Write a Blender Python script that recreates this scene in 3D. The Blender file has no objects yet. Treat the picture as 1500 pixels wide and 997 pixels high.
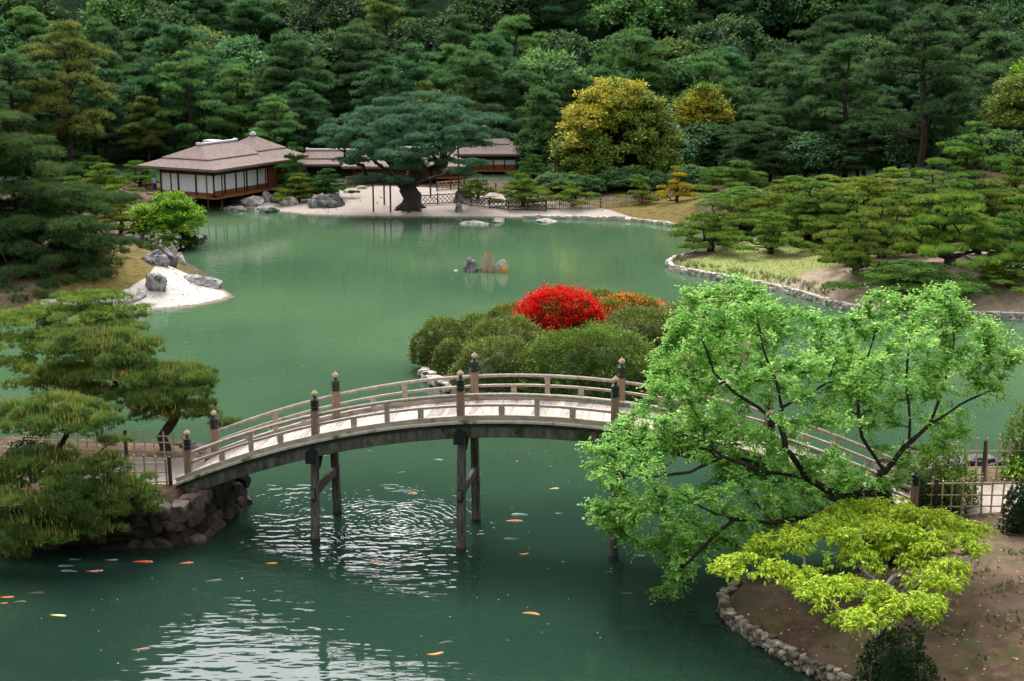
import bpy, math, random
import numpy as np
from mathutils import Vector, Matrix, noise

random.seed(7)
R0 = np.random.default_rng(11)
scene = bpy.context.scene
COL = scene.collection

# ------------------------------------------------------------------ view geometry
CAMH, PITCH, FPX = 18.0, math.radians(13.0), 2060.0
CP, SP = math.cos(PITCH), math.sin(PITCH)

def ray(u, v):
    dx = (u - 750.0) / FPX; dv = (v - 498.5) / FPX
    return np.array([dx, CP - dv * SP, -SP - dv * CP])

def G(u, v, z=0.0):
    d = ray(u, v); t = (z - CAMH) / d[2]
    return np.array([d[0] * t, d[1] * t, z])

def Y(u, v, y):
    d = ray(u, v); t = y / d[1]
    return np.array([d[0] * t, y, CAMH + d[2] * t])

def ppm(y, z=1.0):
    return FPX / (y * CP + (CAMH - z) * SP)

# ------------------------------------------------------------------ mesh collector
class Geo:
    def __init__(self):
        self.V = []; self.F = []; self.n = 0; self.var = []; self.mi = []
    def add(self, V, F, mat=0, var=0.5):
        V = np.asarray(V, float).reshape(-1, 3); F = np.asarray(F, int)
        self.V.append(V); self.F.append(F + self.n); self.n += len(V)
        if np.isscalar(var): var = np.full(len(V), var)
        self.var.append(np.asarray(var, float)); self.mi.append(np.full(len(F), mat, int))
    def build(self, name, mats, parent=None, origin=None, smooth=False, bevel=0.0):
        if not self.V: self.add([(0, 0, 0), (.02, 0, 0), (0, .02, 0)], [[0, 1, 2]])
        V = np.concatenate(self.V)
        if origin is not None: V = V - np.asarray(origin, float)
        me = bpy.data.meshes.new(name)
        me.vertices.add(len(V)); me.vertices.foreach_set('co', V.astype(np.float32).ravel())
        idx = np.concatenate([f.ravel() for f in self.F])
        sizes = np.concatenate([np.full(len(f), f.shape[1], int) for f in self.F])
        starts = np.concatenate([[0], np.cumsum(sizes)[:-1]])
        me.loops.add(len(idx)); me.loops.foreach_set('vertex_index', idx.astype(np.int32))
        me.polygons.add(len(sizes)); me.polygons.foreach_set('loop_start', starts.astype(np.int32))
        me.polygons.foreach_set('material_index', np.concatenate(self.mi).astype(np.int32))
        if smooth: me.polygons.foreach_set('use_smooth', np.ones(len(sizes), bool))
        else: me.polygons.foreach_set('use_smooth', np.zeros(len(sizes), bool))
        a = me.attributes.new('var', 'FLOAT', 'POINT')
        a.data.foreach_set('value', np.concatenate(self.var).astype(np.float32))
        if not isinstance(mats, (list, tuple)): mats = [mats]
        for m in mats: me.materials.append(m)
        me.update(calc_edges=True); me.validate()
        o = bpy.data.objects.new(name, me); COL.objects.link(o)
        if parent is not None: o.parent = parent
        if bevel > 0:
            b = o.modifiers.new('bevel', 'BEVEL'); b.width = bevel; b.segments = 2; b.limit_method = 'ANGLE'
        return o

def tag(o, label=None, cat=None, group=None, kind=None):
    if label: o['label'] = label
    if cat: o['category'] = cat
    if group: o['group'] = group
    if kind: o['kind'] = kind
    return o

def thing(name, label, cat, loc=(0, 0, 0), rz=0.0, group=None):
    o = bpy.data.objects.new(name, None); COL.objects.link(o)
    o.empty_display_size = 0.3
    o.location = tuple(float(c) for c in loc); o.rotation_euler = (0, 0, rz)
    return tag(o, label, cat, group)

KIDS = {}
def kid(o):
    KIDS.setdefault(o.parent, []).append(o); return o

def copy_tree(root, loc, rz=0.0, scale=(1, 1, 1), label=None, group=None, cat=None, tint=None, name=None):
    c = root.copy(); COL.objects.link(c)
    if name: c.name = name
    c.location = tuple(float(q) for q in loc); c.rotation_euler = (0, 0, rz); c.scale = scale
    tag(c, label, cat, group)
    for ch in KIDS.get(root, []):
        d = ch.copy(); COL.objects.link(d); d.parent = c
        if tint is not None: d.color = (*tint, 1)
        for g in KIDS.get(ch, []):
            e = g.copy(); COL.objects.link(e); e.parent = d
    return c

def unit(a):
    return a / np.maximum(np.linalg.norm(a, axis=-1, keepdims=True), 1e-9)

# ------------------------------------------------------------------ primitive shapes
def tube(g, pts, rad, sides=6, mat=0, var=0.5, cap=True):
    pts = np.asarray(pts, float); n = len(pts)
    rad = np.full(n, rad) if np.isscalar(rad) else np.asarray(rad, float)
    T = np.gradient(pts, axis=0); T = unit(T)
    up = np.array([0.31, 0.17, 0.93])
    if abs(T[0] @ up) > 0.95: up = np.array([1.0, 0.1, 0])
    N = unit(np.cross(T[0], up)); rings = []
    for i in range(n):
        N = unit(N - T[i] * (N @ T[i])); B = np.cross(T[i], N)
        a = np.arange(sides) * 2 * math.pi / sides
        rings.append(pts[i] + rad[i] * (np.cos(a)[:, None] * N + np.sin(a)[:, None] * B))
    V = np.concatenate(rings); F = []
    i, j = np.meshgrid(np.arange(n - 1), np.arange(sides), indexing='ij')
    jn = (j + 1) % sides
    F = np.stack([i * sides + j, i * sides + jn, (i + 1) * sides + jn, (i + 1) * sides + j], -1).reshape(-1, 4)
    g.add(V, F, mat, var)
    if cap:
        g.add(rings[0], np.arange(sides)[::-1][None, :], mat, var); g.add(rings[-1], np.arange(sides)[None, :], mat, var)

BOXF = np.array([[0, 3, 2, 1], [4, 5, 6, 7], [0, 1, 5, 4], [1, 2, 6, 5], [2, 3, 7, 6], [3, 0, 4, 7]])
def obox(g, c, ax, half, mat=0, var=0.5):
    ax = np.asarray(ax, float); c = np.asarray(c, float)
    s = np.array([[-1, -1, -1], [1, -1, -1], [1, 1, -1], [-1, 1, -1], [-1, -1, 1], [1, -1, 1], [1, 1, 1], [-1, 1, 1]], float)
    V = c + (s * np.asarray(half, float)) @ ax
    g.add(V, BOXF, mat, var)
I3 = np.eye(3)
def box(g, c, half, mat=0, var=0.5): obox(g, c, I3, half, mat, var)

def beam(g, p0, p1, w, h, mat=0, var=0.5, up=(0, 0, 1)):
    p0 = np.asarray(p0, float); p1 = np.asarray(p1, float)
    d = p1 - p0; L = np.linalg.norm(d); d = d / L
    s = unit(np.cross(np.asarray(up, float), d)); u = np.cross(d, s)
    obox(g, (p0 + p1) / 2, np.array([d, s, u]), (L / 2, w / 2, h / 2), mat, var)

def lathe(g, c, prof, sides=14, mat=0, var=0.5):
    a = np.arange(sides) * 2 * math.pi / sides; V = []
    for r, z in prof: V.append(np.stack([np.cos(a) * r + c[0], np.sin(a) * r + c[1], np.full(sides, z + c[2])], -1))
    n = len(prof); i, j = np.meshgrid(np.arange(n - 1), np.arange(sides), indexing='ij'); jn = (j + 1) % sides
    F = np.stack([i * sides + j, i * sides + jn, (i + 1) * sides + jn, (i + 1) * sides + j], -1).reshape(-1, 4)
    g.add(np.concatenate(V), F, mat, var)

def sweep(g, path, side, up, prof, mat=0, var=0.5):
    """sweep a closed 2D profile (w,h) along path; side/up per point"""
    path = np.asarray(path, float); n = len(path); k = len(prof)
    V = np.concatenate([path[i] + np.array([side[i] * a + up[i] * b for a, b in prof]) for i in range(n)])
    i, j = np.meshgrid(np.arange(n - 1), np.arange(k), indexing='ij'); jn = (j + 1) % k
    F = np.stack([i * k + j, i * k + jn, (i + 1) * k + jn, (i + 1) * k + j], -1).reshape(-1, 4)
    g.add(V, F, mat, var)
    g.add(V[:k], np.arange(k)[::-1][None], mat, var); g.add(V[-k:], np.arange(k)[None], mat, var)

import bmesh
_ico = {}
def ico(sub):
    if sub not in _ico:
        bm = bmesh.new(); bmesh.ops.create_icosphere(bm, subdivisions=sub, radius=1.0)
        V = np.array([v.co[:] for v in bm.verts]); F = np.array([[v.index for v in f.verts] for f in bm.faces]); bm.free()
        _ico[sub] = (V, F)
    return _ico[sub]

def rock_shape(rng, sub=4, nplanes=16, rough=0.05, sharp=16.0):
    V, F = ico(sub)
    n = unit(rng.normal(size=(nplanes, 3))); d = rng.uniform(0.62, 1.0, nplanes)
    dots = np.maximum(V @ n.T, 1e-3) / d
    r = 1.0 / (np.sum(dots ** sharp, axis=1) ** (1 / sharp))
    r = np.clip(r, 0.3, 1.25)
    off = rng.uniform(0, 50, 3)
    nz = np.array([noise.fractal(Vector(v * 2.2 + off), 0.9, 2.0, 5) for v in V])
    n2 = np.array([noise.ridged_multi_fractal(Vector(v * 1.6 + off + 9), 0.9, 2.1, 4, 1.0, 2.0) for v in V]) - 1.0
    return V * (r + rough * nz + rough * 0.8 * n2)[:, None], F

_ang = {}
def angular(sub):
    if sub not in _ang:
        rr_ = np.random.default_rng(77); _ang[sub] = []
        for _ in range(10):
            V, F = rock_shape(rr_, sub, 12, .05, 20.0); V = V - (V.max(0) + V.min(0)) / 2; V = V / (np.ptp(V, axis=0) / 2); V = np.sign(V) * np.minimum(np.abs(V), .60 + .08 * np.abs(V)) / .68; _ang[sub].append((V / (np.ptp(V, axis=0) / 2), F))
    return _ang[sub]

def stone_course(g, rng, pts, h0, h1, size, mat=0, thick=0.22, jitter=0.05, sub=2):
    """a dry stone facing laid along a polyline from height h0 to h1"""
    pts = np.asarray(pts, float); seg = np.linalg.norm(np.diff(pts, axis=0), axis=1); cum = np.concatenate([[0], np.cumsum(seg)])
    V0, F0 = ico(sub); z = h0
    while z < h1 - 0.02:
        hh = min(size * rng.uniform(0.55, 0.8), max(h1 - z, 0.1)); s = rng.uniform(0, size)
        while s < cum[-1]:
            L = size * rng.uniform(0.6, 1.35); m = min(s + L / 2, cum[-1])
            k = min(np.searchsorted(cum, m, 'right') - 1, len(seg) - 1)
            t = (m - cum[k]) / max(seg[k], 1e-6); p = pts[k] * (1 - t) + pts[k + 1] * t
            d = (pts[k + 1] - pts[k]) / max(seg[k], 1e-6); d = np.array([d[0], d[1], 0.0]); s_ = np.array([-d[1], d[0], 0])
            V0, F0 = angular(sub)[rng.integers(10)]; W = V0 * (1 + 0.10 * rng.normal(size=(1, 3))) * rng.choice([-1, 1], (1, 3)); F0 = F0 if np.prod(np.sign(W[:1] * V0[:1])) > 0 else F0[:, ::-1]
            M = np.array([d, s_, [0, 0, 1.0]])
            a = rng.normal() * 0.12; ca, sa = math.cos(a), math.sin(a)
            W = W * np.array([L * 0.55, thick, hh * 0.58]); W = W @ np.array([[ca, 0, sa], [0, 1, 0], [-sa, 0, ca]])
            c = np.array([p[0], p[1], z + hh / 2 + (rng.normal() * jitter * 0.4)]) + s_ * rng.normal() * jitter
            g.add(c + W @ M, F0, mat, float(rng.uniform(0, 1)))
            s += L
        z += hh * 0.97

# ------------------------------------------------------------------ foliage pieces
def needles(g, rng, P, D, L, k, spread, w, mat=0, var=None, tip=0.25):
    n = len(P)
    if n == 0: return
    if var is None: var = rng.uniform(0, 0.75, n)
    d = unit(D[:, None, :] + spread * rng.normal(size=(n, k, 3)))
    ln = L * rng.uniform(0.65, 1.15, (n, k, 1))
    s = unit(np.cross(d, rng.normal(size=(n, k, 3)))) * w
    B = P[:, None, :] + d * 0.02
    V = np.stack([B - s, B + s, B + d * ln], 2).reshape(-1, 3)
    F = np.arange(n * k * 3).reshape(-1, 3)
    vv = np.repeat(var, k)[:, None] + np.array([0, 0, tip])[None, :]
    g.add(V, F, mat, np.clip(vv, 0, 1).ravel())

def leaves(g, rng, P, D, L, W, mat=0, var=None, fold=0.18, droop=0.0):
    n = len(P)
    if n == 0: return
    if var is None: var = rng.uniform(0, 1, n)
    d = unit(D + np.array([0, 0, -droop])); s = unit(np.cross(d, rng.normal(size=(n, 3)) * 0.6 + np.array([0, 0, 1.0])))
    nn = np.cross(s, d)
    ln = (L * rng.uniform(0.5, 1.3, n))[:, None]; ww = (W * rng.uniform(0.7, 1.2, n))[:, None]
    V = np.stack([P, P + d * ln * 0.45 + s * ww - nn * ww * fold, P + d * ln, P + d * ln * 0.45 - s * ww - nn * ww * fold], 1).reshape(-1, 3)
    b = np.arange(n) * 4
    F = np.concatenate([np.stack([b, b + 1, b + 2], -1), np.stack([b, b + 2, b + 3], -1)])
    g.add(V, F, mat, np.clip(np.repeat(var, 4), 0, 1))

def pad_points(rng, c, rx, ry, rz, n, clump=0.34, under=0.16, full=False, up=0.35):
    """points and directions on a knobbly flattened dome"""
    c = np.asarray(c, float)
    m = max(5, int(4.2 / clump ** 1.2))
    ph = rng.uniform(0, 6.28, 3); th = rng.uniform(0, 6.28, m); r = np.sqrt(rng.uniform(0, 1, m)) * 0.86
    lob = 1 + 0.16 * np.sin(2 * th + ph[0]) + 0.14 * np.sin(3 * th + ph[1]) + 0.08 * np.sin(5 * th + ph[2])
    cx, cy = np.cos(th) * r * lob, np.sin(th) * r * lob
    cz = (1 - r ** 2) * 0.75 + rng.normal(size=m) * 0.14
    rc = clump * rng.uniform(0.7, 1.25, m)
    k = rng.integers(0, m, n)
    d = unit(rng.normal(size=(n, 3)))
    lo = rng.uniform(0, 1, n) < under
    if not full: d[:, 2] = np.where(lo, -0.4 * np.abs(d[:, 2]), np.abs(d[:, 2]))
    rad = rc[k] * rng.uniform(0.75, 1.0, n)
    P = np.stack([(cx[k] + d[:, 0] * rad) * rx, (cy[k] + d[:, 1] * rad) * ry, (cz[k] * 0.8 + d[:, 2] * rad * 1.25) * rz], -1) + c
    out = np.stack([cx[k], cy[k], np.zeros(n)], -1)
    D = unit(d * np.array([1, 1, 0.8]) + 0.45 * out + np.array([0, 0, up]))
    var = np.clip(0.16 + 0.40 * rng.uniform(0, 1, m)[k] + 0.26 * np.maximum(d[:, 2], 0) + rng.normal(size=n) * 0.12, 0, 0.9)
    return P, D, var

def hull(g, rng, c, rx, ry, rz, mat=0, var=0.05, squash=0.7, sub=2, zlo=-0.1):
    V, F = ico(sub); W = V * np.array([rx, ry, rz]) * squash
    nz = np.array([noise.noise(Vector(v * 1.7 + np.asarray(c) * 0.37)) for v in V])
    W = W * (1 + 0.25 * nz)[:, None]; W[:, 2] = np.maximum(W[:, 2], zlo * rz)
    g.add(W + np.asarray(c), F, mat, var)

def skeleton(rng, trunk, r_base, targets, r_tip=0.02, step=0.35, wig=0.06, rise=0.15, zpen=1.4, limbs=()):
    trunk = np.asarray(trunk, float)
    seg = [trunk[0]]
    for a, b in zip(trunk[:-1], trunk[1:]):
        k = max(1, int(np.linalg.norm(b - a) / step))
        for i in range(1, k + 1):
            p = a + (b - a) * i / k
            seg.append(p + rng.normal(size=3) * wig * 0.35 * (1 if i < k else 0))
    pos = list(seg); par = [-1] + list(range(len(seg) - 1)); paths = [list(range(len(seg)))]
    ends = [len(seg) - 1]
    for lb in limbs:
        arr = np.array(pos); lb = np.asarray(lb, float); i = int(np.argmin(np.linalg.norm(arr - lb[0], axis=1))); ids = [i]; q0 = arr[i]
        for b in lb:
            Ld = np.linalg.norm(b - q0)
            if Ld < .05: continue
            k = max(1, int(Ld / step))
            for s_ in range(1, k + 1):
                pos.append(q0 + (b - q0) * s_ / k + rng.normal(size=3) * wig * .35); par.append(ids[-1]); ids.append(len(pos) - 1)
            q0 = b
        paths.append(ids); ends.append(ids[-1])
    tg = np.asarray(targets, float)
    if len(tg):
        arr = np.array(pos); dd = np.min(np.linalg.norm(tg[:, None] - arr[None], axis=2), axis=1)
        tg = tg[np.argsort(dd)]
    start_ok = max(1, int(len(seg) * 0.25))
    for t in tg:
        arr = np.array(pos); v = t - arr; d = np.linalg.norm(v, axis=1)
        cost = d + zpen * np.maximum(0, arr[:, 2] - t[2] + 0.15 * d); cost[:start_ok] += 5
        i = int(np.argmin(cost)); p0 = arr[i]; L = d[i]
        if L < 0.05: continue
        h = np.array([v[i][0], v[i][1], 0]); n = max(2, int(L / step))
        c1 = p0 + h * 0.35 + np.array([0, 0, v[i][2] * 0.15 + rise * L * 0.3]) + rng.normal(size=3) * wig * L
        c2 = t - h * 0.25 - np.array([0, 0, rise * L * 0.7]) + rng.normal(size=3) * wig * L
        ids = [i]
        for k in range(1, n + 1):
            q = k / n; p = (1 - q) ** 3 * p0 + 3 * (1 - q) ** 2 * q * c1 + 3 * (1 - q) * q * q * c2 + q ** 3 * t
            if k < n: p = p + rng.normal(size=3) * wig * 0.25 * min(L, 1.2)
            pos.append(p); par.append(ids[-1]); ids.append(len(pos) - 1)
        paths.append(ids); ends.append(ids[-1])
    w = np.zeros(len(pos)); 
    for e in ends: w[e] += 1
    for i in range(len(pos) - 1, 0, -1):
        if par[i] >= 0: w[par[i]] += w[i]
    W = max(w[0], 2); p = math.log(max(r_base / r_tip, 1.2)) / math.log(W)
    rad = r_tip * np.maximum(w, 1) ** p
    pos = np.array(pos)
    return pos, rad, paths

def wood(g, pos, rad, paths, flare=1.35, mat=0):
    for k, ids in enumerate(paths):
        if len(ids) < 2: continue
        P = pos[ids]; r = rad[ids].copy()
        if k == 0:
            r[0] *= flare; 
            if len(r) > 2: r[1] *= 1 + (flare - 1) * 0.35
        else:
            r[0] = min(r[0], r[1] * 1.25)
        r[-1] *= 0.6
        sides = 9 if r.max() > 0.2 else (6 if r.max() > 0.05 else 4)
        tube(g, P, r, sides, mat, 0.5, cap=(k == 0))
# ------------------------------------------------------------------ materials
def new_mat(name):
    m = bpy.data.materials.new(name); m.use_nodes = True
    nt = m.node_tree; b = nt.nodes['Principled BSDF']
    return m, nt, b

def N(nt, t, **kw):
    n = nt.nodes.new(t)
    for k, v in kw.items(): setattr(n, k, v)
    return n
def L(nt, a, b): nt.links.new(a, b)

def ramp(nt, fac, stops):
    r = N(nt, 'ShaderNodeValToRGB'); e = r.color_ramp.elements
    while len(e) < len(stops): e.new(0.5)
    for q, (p, c) in zip(e, stops): q.position = p; q.color = (*c, 1)
    L(nt, fac, r.inputs['Fac']); return r.outputs['Color']

def noise_tex(nt, scale, detail=4.0, rough=0.55, coord='Object', stretch=None):
    n = N(nt, 'ShaderNodeTexNoise'); n.inputs['Scale'].default_value = scale
    n.inputs['Detail'].default_value = detail; n.inputs['Roughness'].default_value = rough
    if coord == 'pos': src = N(nt, 'ShaderNodeNewGeometry').outputs['Position']
    else: src = N(nt, 'ShaderNodeTexCoord').outputs[coord]
    if stretch:
        mp = N(nt, 'ShaderNodeMapping'); mp.inputs['Scale'].default_value = stretch; L(nt, src, mp.inputs['Vector']); src = mp.outputs['Vector']
    L(nt, src, n.inputs['Vector']); return n.outputs['Fac']

def mix(nt, fac, a, b, mode='MIX'):
    m = N(nt, 'ShaderNodeMix', data_type='RGBA', blend_type=mode)
    for s, v in ((m.inputs['Factor'], fac), (m.inputs['A'], a), (m.inputs['B'], b)):
        if isinstance(v, (int, float)): s.default_value = v
        elif isinstance(v, tuple): s.default_value = (*v, 1)
        else: L(nt, v, s)
    return m.outputs['Result']

def math_n(nt, op, a, b=None, c=None):
    m = N(nt, 'ShaderNodeMath', operation=op)
    for s, v in zip(m.inputs, (a, b, c)):
        if v is None: continue
        if isinstance(v, (int, float)): s.default_value = v
        else: L(nt, v, s)
    return m.outputs[0]

def attr(nt, name):
    a = N(nt, 'ShaderNodeAttribute'); a.attribute_name = name; return a.outputs['Fac']

def bump(nt, b, h, strength=0.5, dist=0.05):
    n = N(nt, 'ShaderNodeBump'); n.inputs['Strength'].default_value = strength; n.inputs['Distance'].default_value = dist
    L(nt, h, n.inputs['Height']); L(nt, n.outputs['Normal'], b.inputs['Normal'])

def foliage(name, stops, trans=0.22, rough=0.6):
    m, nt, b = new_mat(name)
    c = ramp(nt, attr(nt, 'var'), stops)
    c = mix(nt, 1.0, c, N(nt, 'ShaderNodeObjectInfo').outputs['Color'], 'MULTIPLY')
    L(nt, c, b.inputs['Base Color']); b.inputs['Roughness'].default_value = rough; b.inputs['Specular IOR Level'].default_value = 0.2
    if trans > 0:
        t = N(nt, 'ShaderNodeBsdfTranslucent'); L(nt, c, t.inputs['Color'])
        s = N(nt, 'ShaderNodeMixShader'); s.inputs[0].default_value = trans
        out = nt.nodes['Material Output']; L(nt, b.outputs[0], s.inputs[1]); L(nt, t.outputs[0], s.inputs[2]); L(nt, s.outputs[0], out.inputs['Surface'])
    return m

def rough_mat(name, c0, c1, scale=3.0, rough=0.85, bstr=0.4, bdist=0.03, stretch=None, detail=5.0, varmix=0.0, third=None, spec=0.2, lo=0.3, hi=0.7):
    m, nt, b = new_mat(name)
    n = noise_tex(nt, scale, detail, 0.6, 'Object', stretch)
    c = ramp(nt, n, [(lo, c0), (hi, c1)])
    if varmix > 0:
        v = attr(nt, 'var'); k = math_n(nt, 'MULTIPLY_ADD', v, 2 * varmix, 1 - varmix)
        cc = N(nt, 'ShaderNodeCombineColor'); [L(nt, k, cc.inputs[i]) for i in range(3)]
        c = mix(nt, 1.0, c, cc.outputs[0], 'MULTIPLY')
    if third:
        n2 = noise_tex(nt, third[1], 4, 0.6, 'Object')
        r = ramp(nt, n2, [(third[2], (0, 0, 0)), (third[2] + 0.1, (1, 1, 1))]); c = mix(nt, r, c, third[0])
    L(nt, c, b.inputs['Base Color']); b.inputs['Roughness'].default_value = rough; b.inputs['Specular IOR Level'].default_value = spec
    if bstr: bump(nt, b, n, bstr, bdist)
    return m

M = {}
# pines
M['pine_niwaki'] = foliage('needles_clipped_pine', [(0, (.022, .055, .018)), (.42, (.090, .175, .030)), (1, (.36, .46, .075))])
M['pine_dark'] = foliage('needles_dark_pine', [(0, (.020, .050, .020)), (.5, (.056, .115, .034)), (1, (.15, .22, .06))])
M['pine_forest'] = foliage('needles_forest_pine', [(0, (.026, .062, .030)), (.5, (.085, .17, .066)), (1, (.21, .32, .105))], .30)
M['pine_blue'] = foliage('needles_old_pine', [(0, (.024, .075, .042)), (.5, (.075, .185, .10)), (1, (.20, .33, .17))])
M['pine_near'] = foliage('needles_near_pine', [(0, (.026, .064, .018)), (.45, (.085, .165, .034)), (1, (.26, .34, .075))], .15)
M['candle'] = foliage('pine_candle', [(0, (.44, .35, .08)), (1, (.62, .52, .17))], .1)
# broadleaf
M['leaf_forest'] = foliage('leaves_forest', [(0, (.032, .072, .030)), (.5, (.090, .175, .064)), (1, (.22, .32, .10))], .30)
M['leaf_spring'] = foliage('leaves_spring_green', [(0, (.080, .240, .042)), (.5, (.235, .50, .088)), (1, (.52, .74, .20))], .42)
M['leaf_lime'] = foliage('leaves_lime_yellow', [(0, (.14, .27, .015)), (.5, (.36, .50, .024)), (1, (.60, .69, .07))], .32)
M['leaf_maple'] = foliage('leaves_fresh_maple', [(0, (.06, .18, .012)), (.5, (.15, .33, .015)), (1, (.36, .48, .03))], .3)
M['leaf_gold'] = foliage('leaves_golden', [(0, (.17, .20, .025)), (.5, (.40, .37, .035)), (1, (.64, .54, .07))], .2)
M['leaf_olive'] = foliage('leaves_olive', [(0, (.06, .11, .018)), (.5, (.16, .23, .034)), (1, (.30, .37, .06))], .2)
M['leaf_yellowpine'] = foliage('needles_yellow_pine', [(0, (.16, .15, .012)), (.5, (.36, .30, .018)), (1, (.60, .46, .03))], .2)
M['leaf_rust'] = foliage('leaves_rust', [(0, (.16, .05, .02)), (1, (.38, .13, .04))], .2)
M['azalea'] = foliage('leaves_azalea', [(0, (.055, .072, .020)), (.5, (.165, .205, .045)), (1, (.34, .40, .09))], .15)
M['azalea_bright'] = foliage('leaves_azalea_bright', [(0, (.045, .080, .016)), (.5, (.14, .22, .035)), (1, (.30, .42, .07))], .2)
M['red_flower'] = foliage('petals_red', [(0, (.24, .003, .006)), (.35, (.66, .006, .010)), (.7, (.88, .012, .014)), (1, (.95, .09, .05))], .25)
M['orange_flower'] = foliage('petals_orange', [(0, (.75, .06, .02)), (.6, (.85, .22, .03)), (1, (.80, .42, .05))], .2)
M['pink_flower'] = foliage('petals_pink', [(0, (.75, .20, .32)), (1, (.85, .50, .55))], .2)
M['white_flower'] = foliage('petals_white', [(0, (.75, .72, .66)), (1, (.85, .78, .78))], .2)
M['shrub_dark'] = foliage('leaves_dark_shrub', [(0, (.010, .026, .008)), (.5, (.024, .055, .015)), (1, (.060, .100, .025))], .15)
M['bark'] = rough_mat('bark', (.018, .014, .012), (.075, .06, .05), 9, .9, .7, .03, (1, 1, .3), varmix=.0)
M['bark_grey'] = rough_mat('bark_grey', (.05, .045, .042), (.20, .18, .17), 9, .9, .6, .02, (1, 1, .4))
# timber
M['wood_pale'] = rough_mat('timber_bleached', (.27, .215, .18), (.48, .405, .35), 6, .8, .35, .01, (1, .25, 1), varmix=.38, third=((.25, .2, .17), 3.0, .66))
M['wood_rail'] = rough_mat('timber_rail', (.28, .215, .18), (.50, .42, .36), 7, .8, .4, .01, (.25, 1, 1), varmix=.1, third=((.18, .13, .10), 4.0, .62))
M['wood_post'] = rough_mat('timber_post', (.17, .10, .07), (.36, .245, .19), 8, .8, .4, .01, (1.6, 1.6, .15), varmix=.1)
M['wood_leg'] = rough_mat('timber_leg', (.045, .036, .034), (.24, .20, .185), 7, .85, .5, .015, (2.2, 2.2, .16), lo=.34, hi=.72)
M['wood_dark'] = rough_mat('timber_dark', (.022, .020, .018), (.085, .074, .066), 6, .85, .4, .012, (.3, 1.5, 1))
M['wood_girder'] = rough_mat('timber_girder', (.035, .032, .028), (.19, .17, .15), 3.0, .9, .5, .015, (1.6, 1, .35), third=((.035, .05, .012), 1.6, .56))
M['wood_moss'] = rough_mat('timber_mossy_edge', (.42, .38, .32), (.60, .55, .47), 5, .85, .3, .01, third=((.11, .13, .025), 2.2, .54))
M['bamboo'] = rough_mat('bamboo', (.34, .24, .16), (.52, .40, .29), 8, .6, .2, .005, varmix=.3)
M['metal_black'] = rough_mat('cap_blackened_copper', (.006, .0065, .008), (.016, .017, .02), 8, .42, .1, .003, spec=.5)
M['metal_brass'] = rough_mat('finial_brass', (.34, .22, .12), (.58, .44, .30), 12, .4, .1, .003, spec=.5)
M['stone_dark'] = rough_mat('abutment_stone', (.016, .013, .011), (.125, .094, .076), 2.6, .9, .9, .08, varmix=.6, third=((.13, .062, .03), 1.0, .60), detail=10)
M['stone_pale'] = rough_mat('edging_stone', (.12, .095, .07), (.36, .305, .24), 4, .9, .6, .03, varmix=.65)
M['stone_light'] = rough_mat('shore_stone', (.30, .26, .215), (.58, .52, .45), 3, .9, .5, .03, varmix=.3)
M['rock_grey'] = rough_mat('rock_grey', (.085, .08, .08), (.44, .415, .40), 2.2, .9, 1.0, .22, detail=12, third=((.045, .04, .04), 3.6, .58), lo=.38, hi=.64)
M['rock_black'] = rough_mat('rock_dark', (.035, .035, .037), (.17, .16, .155), 1.8, .9, .8, .08, detail=9)
M['rock_pale'] = rough_mat('rock_pale', (.24, .205, .18), (.56, .51, .46), 2.2, .9, .9, .15, detail=12, third=((.13, .11, .10), 3.2, .60), lo=.38, hi=.64)
M['rock_orange'] = rough_mat('rock_lichened', (.42, .36, .31), (.62, .33, .06), 1.6, .9, .9, .12, detail=10, lo=.44, hi=.58, third=((.16, .13, .12), 3.0, .60))
M['plaster'] = rough_mat('paper_white', (.74, .75, .80), (.80, .81, .86), 2, .8, .0)
M['house_wood'] = rough_mat('house_wood_orange', (.17, .058, .022), (.30, .11, .042), 4, .7, .1, .01, (1, 1, .3))
M['house_dark'] = rough_mat('house_wood_dark', (.030, .017, .012), (.075, .042, .028), 6, .7, .1, .01)
M['roof_tile_white'] = rough_mat('ridge_tile', (.50, .50, .50), (.72, .72, .72), 6, .7, .2, .02)
m, nt, b = new_mat('bark_shingle_roof')
tc = N(nt, 'ShaderNodeTexCoord').outputs['Object']; sx = N(nt, 'ShaderNodeSeparateXYZ'); L(nt, tc, sx.inputs[0])
fr = math_n(nt, 'FRACT', math_n(nt, 'MULTIPLY', sx.outputs['Z'], 9.0))
n = noise_tex(nt, 2.6, 7, .65); n2 = noise_tex(nt, 26, 3, .6)
c = ramp(nt, n, [(.3, (.135, .088, .074)), (.72, (.29, .205, .175))])
c = mix(nt, math_n(nt, 'MULTIPLY', n2, .5), c, (.20, .15, .135)); c = mix(nt, math_n(nt, 'MULTIPLY', ramp(nt, fr, [(.0, (1, 1, 1)), (.22, (0, 0, 0))]), .45), c, (.07, .045, .038)); L(nt, c, b.inputs['Base Color']); b.inputs['Roughness'].default_value = .9
bump(nt, b, math_n(nt, 'ADD', fr, n2), .6, .05); M['roof'] = m
M['skin'] = rough_mat('skin', (.45, .28, .2), (.5, .32, .23), 4, .6, 0)
M['cloth_blue'] = rough_mat('cloth_pale_blue', (.35, .42, .55), (.45, .52, .64), 4, .9, 0)
M['cloth_dark'] = rough_mat('cloth_dark', (.02, .02, .03), (.04, .04, .05), 4, .9, 0)

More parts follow.
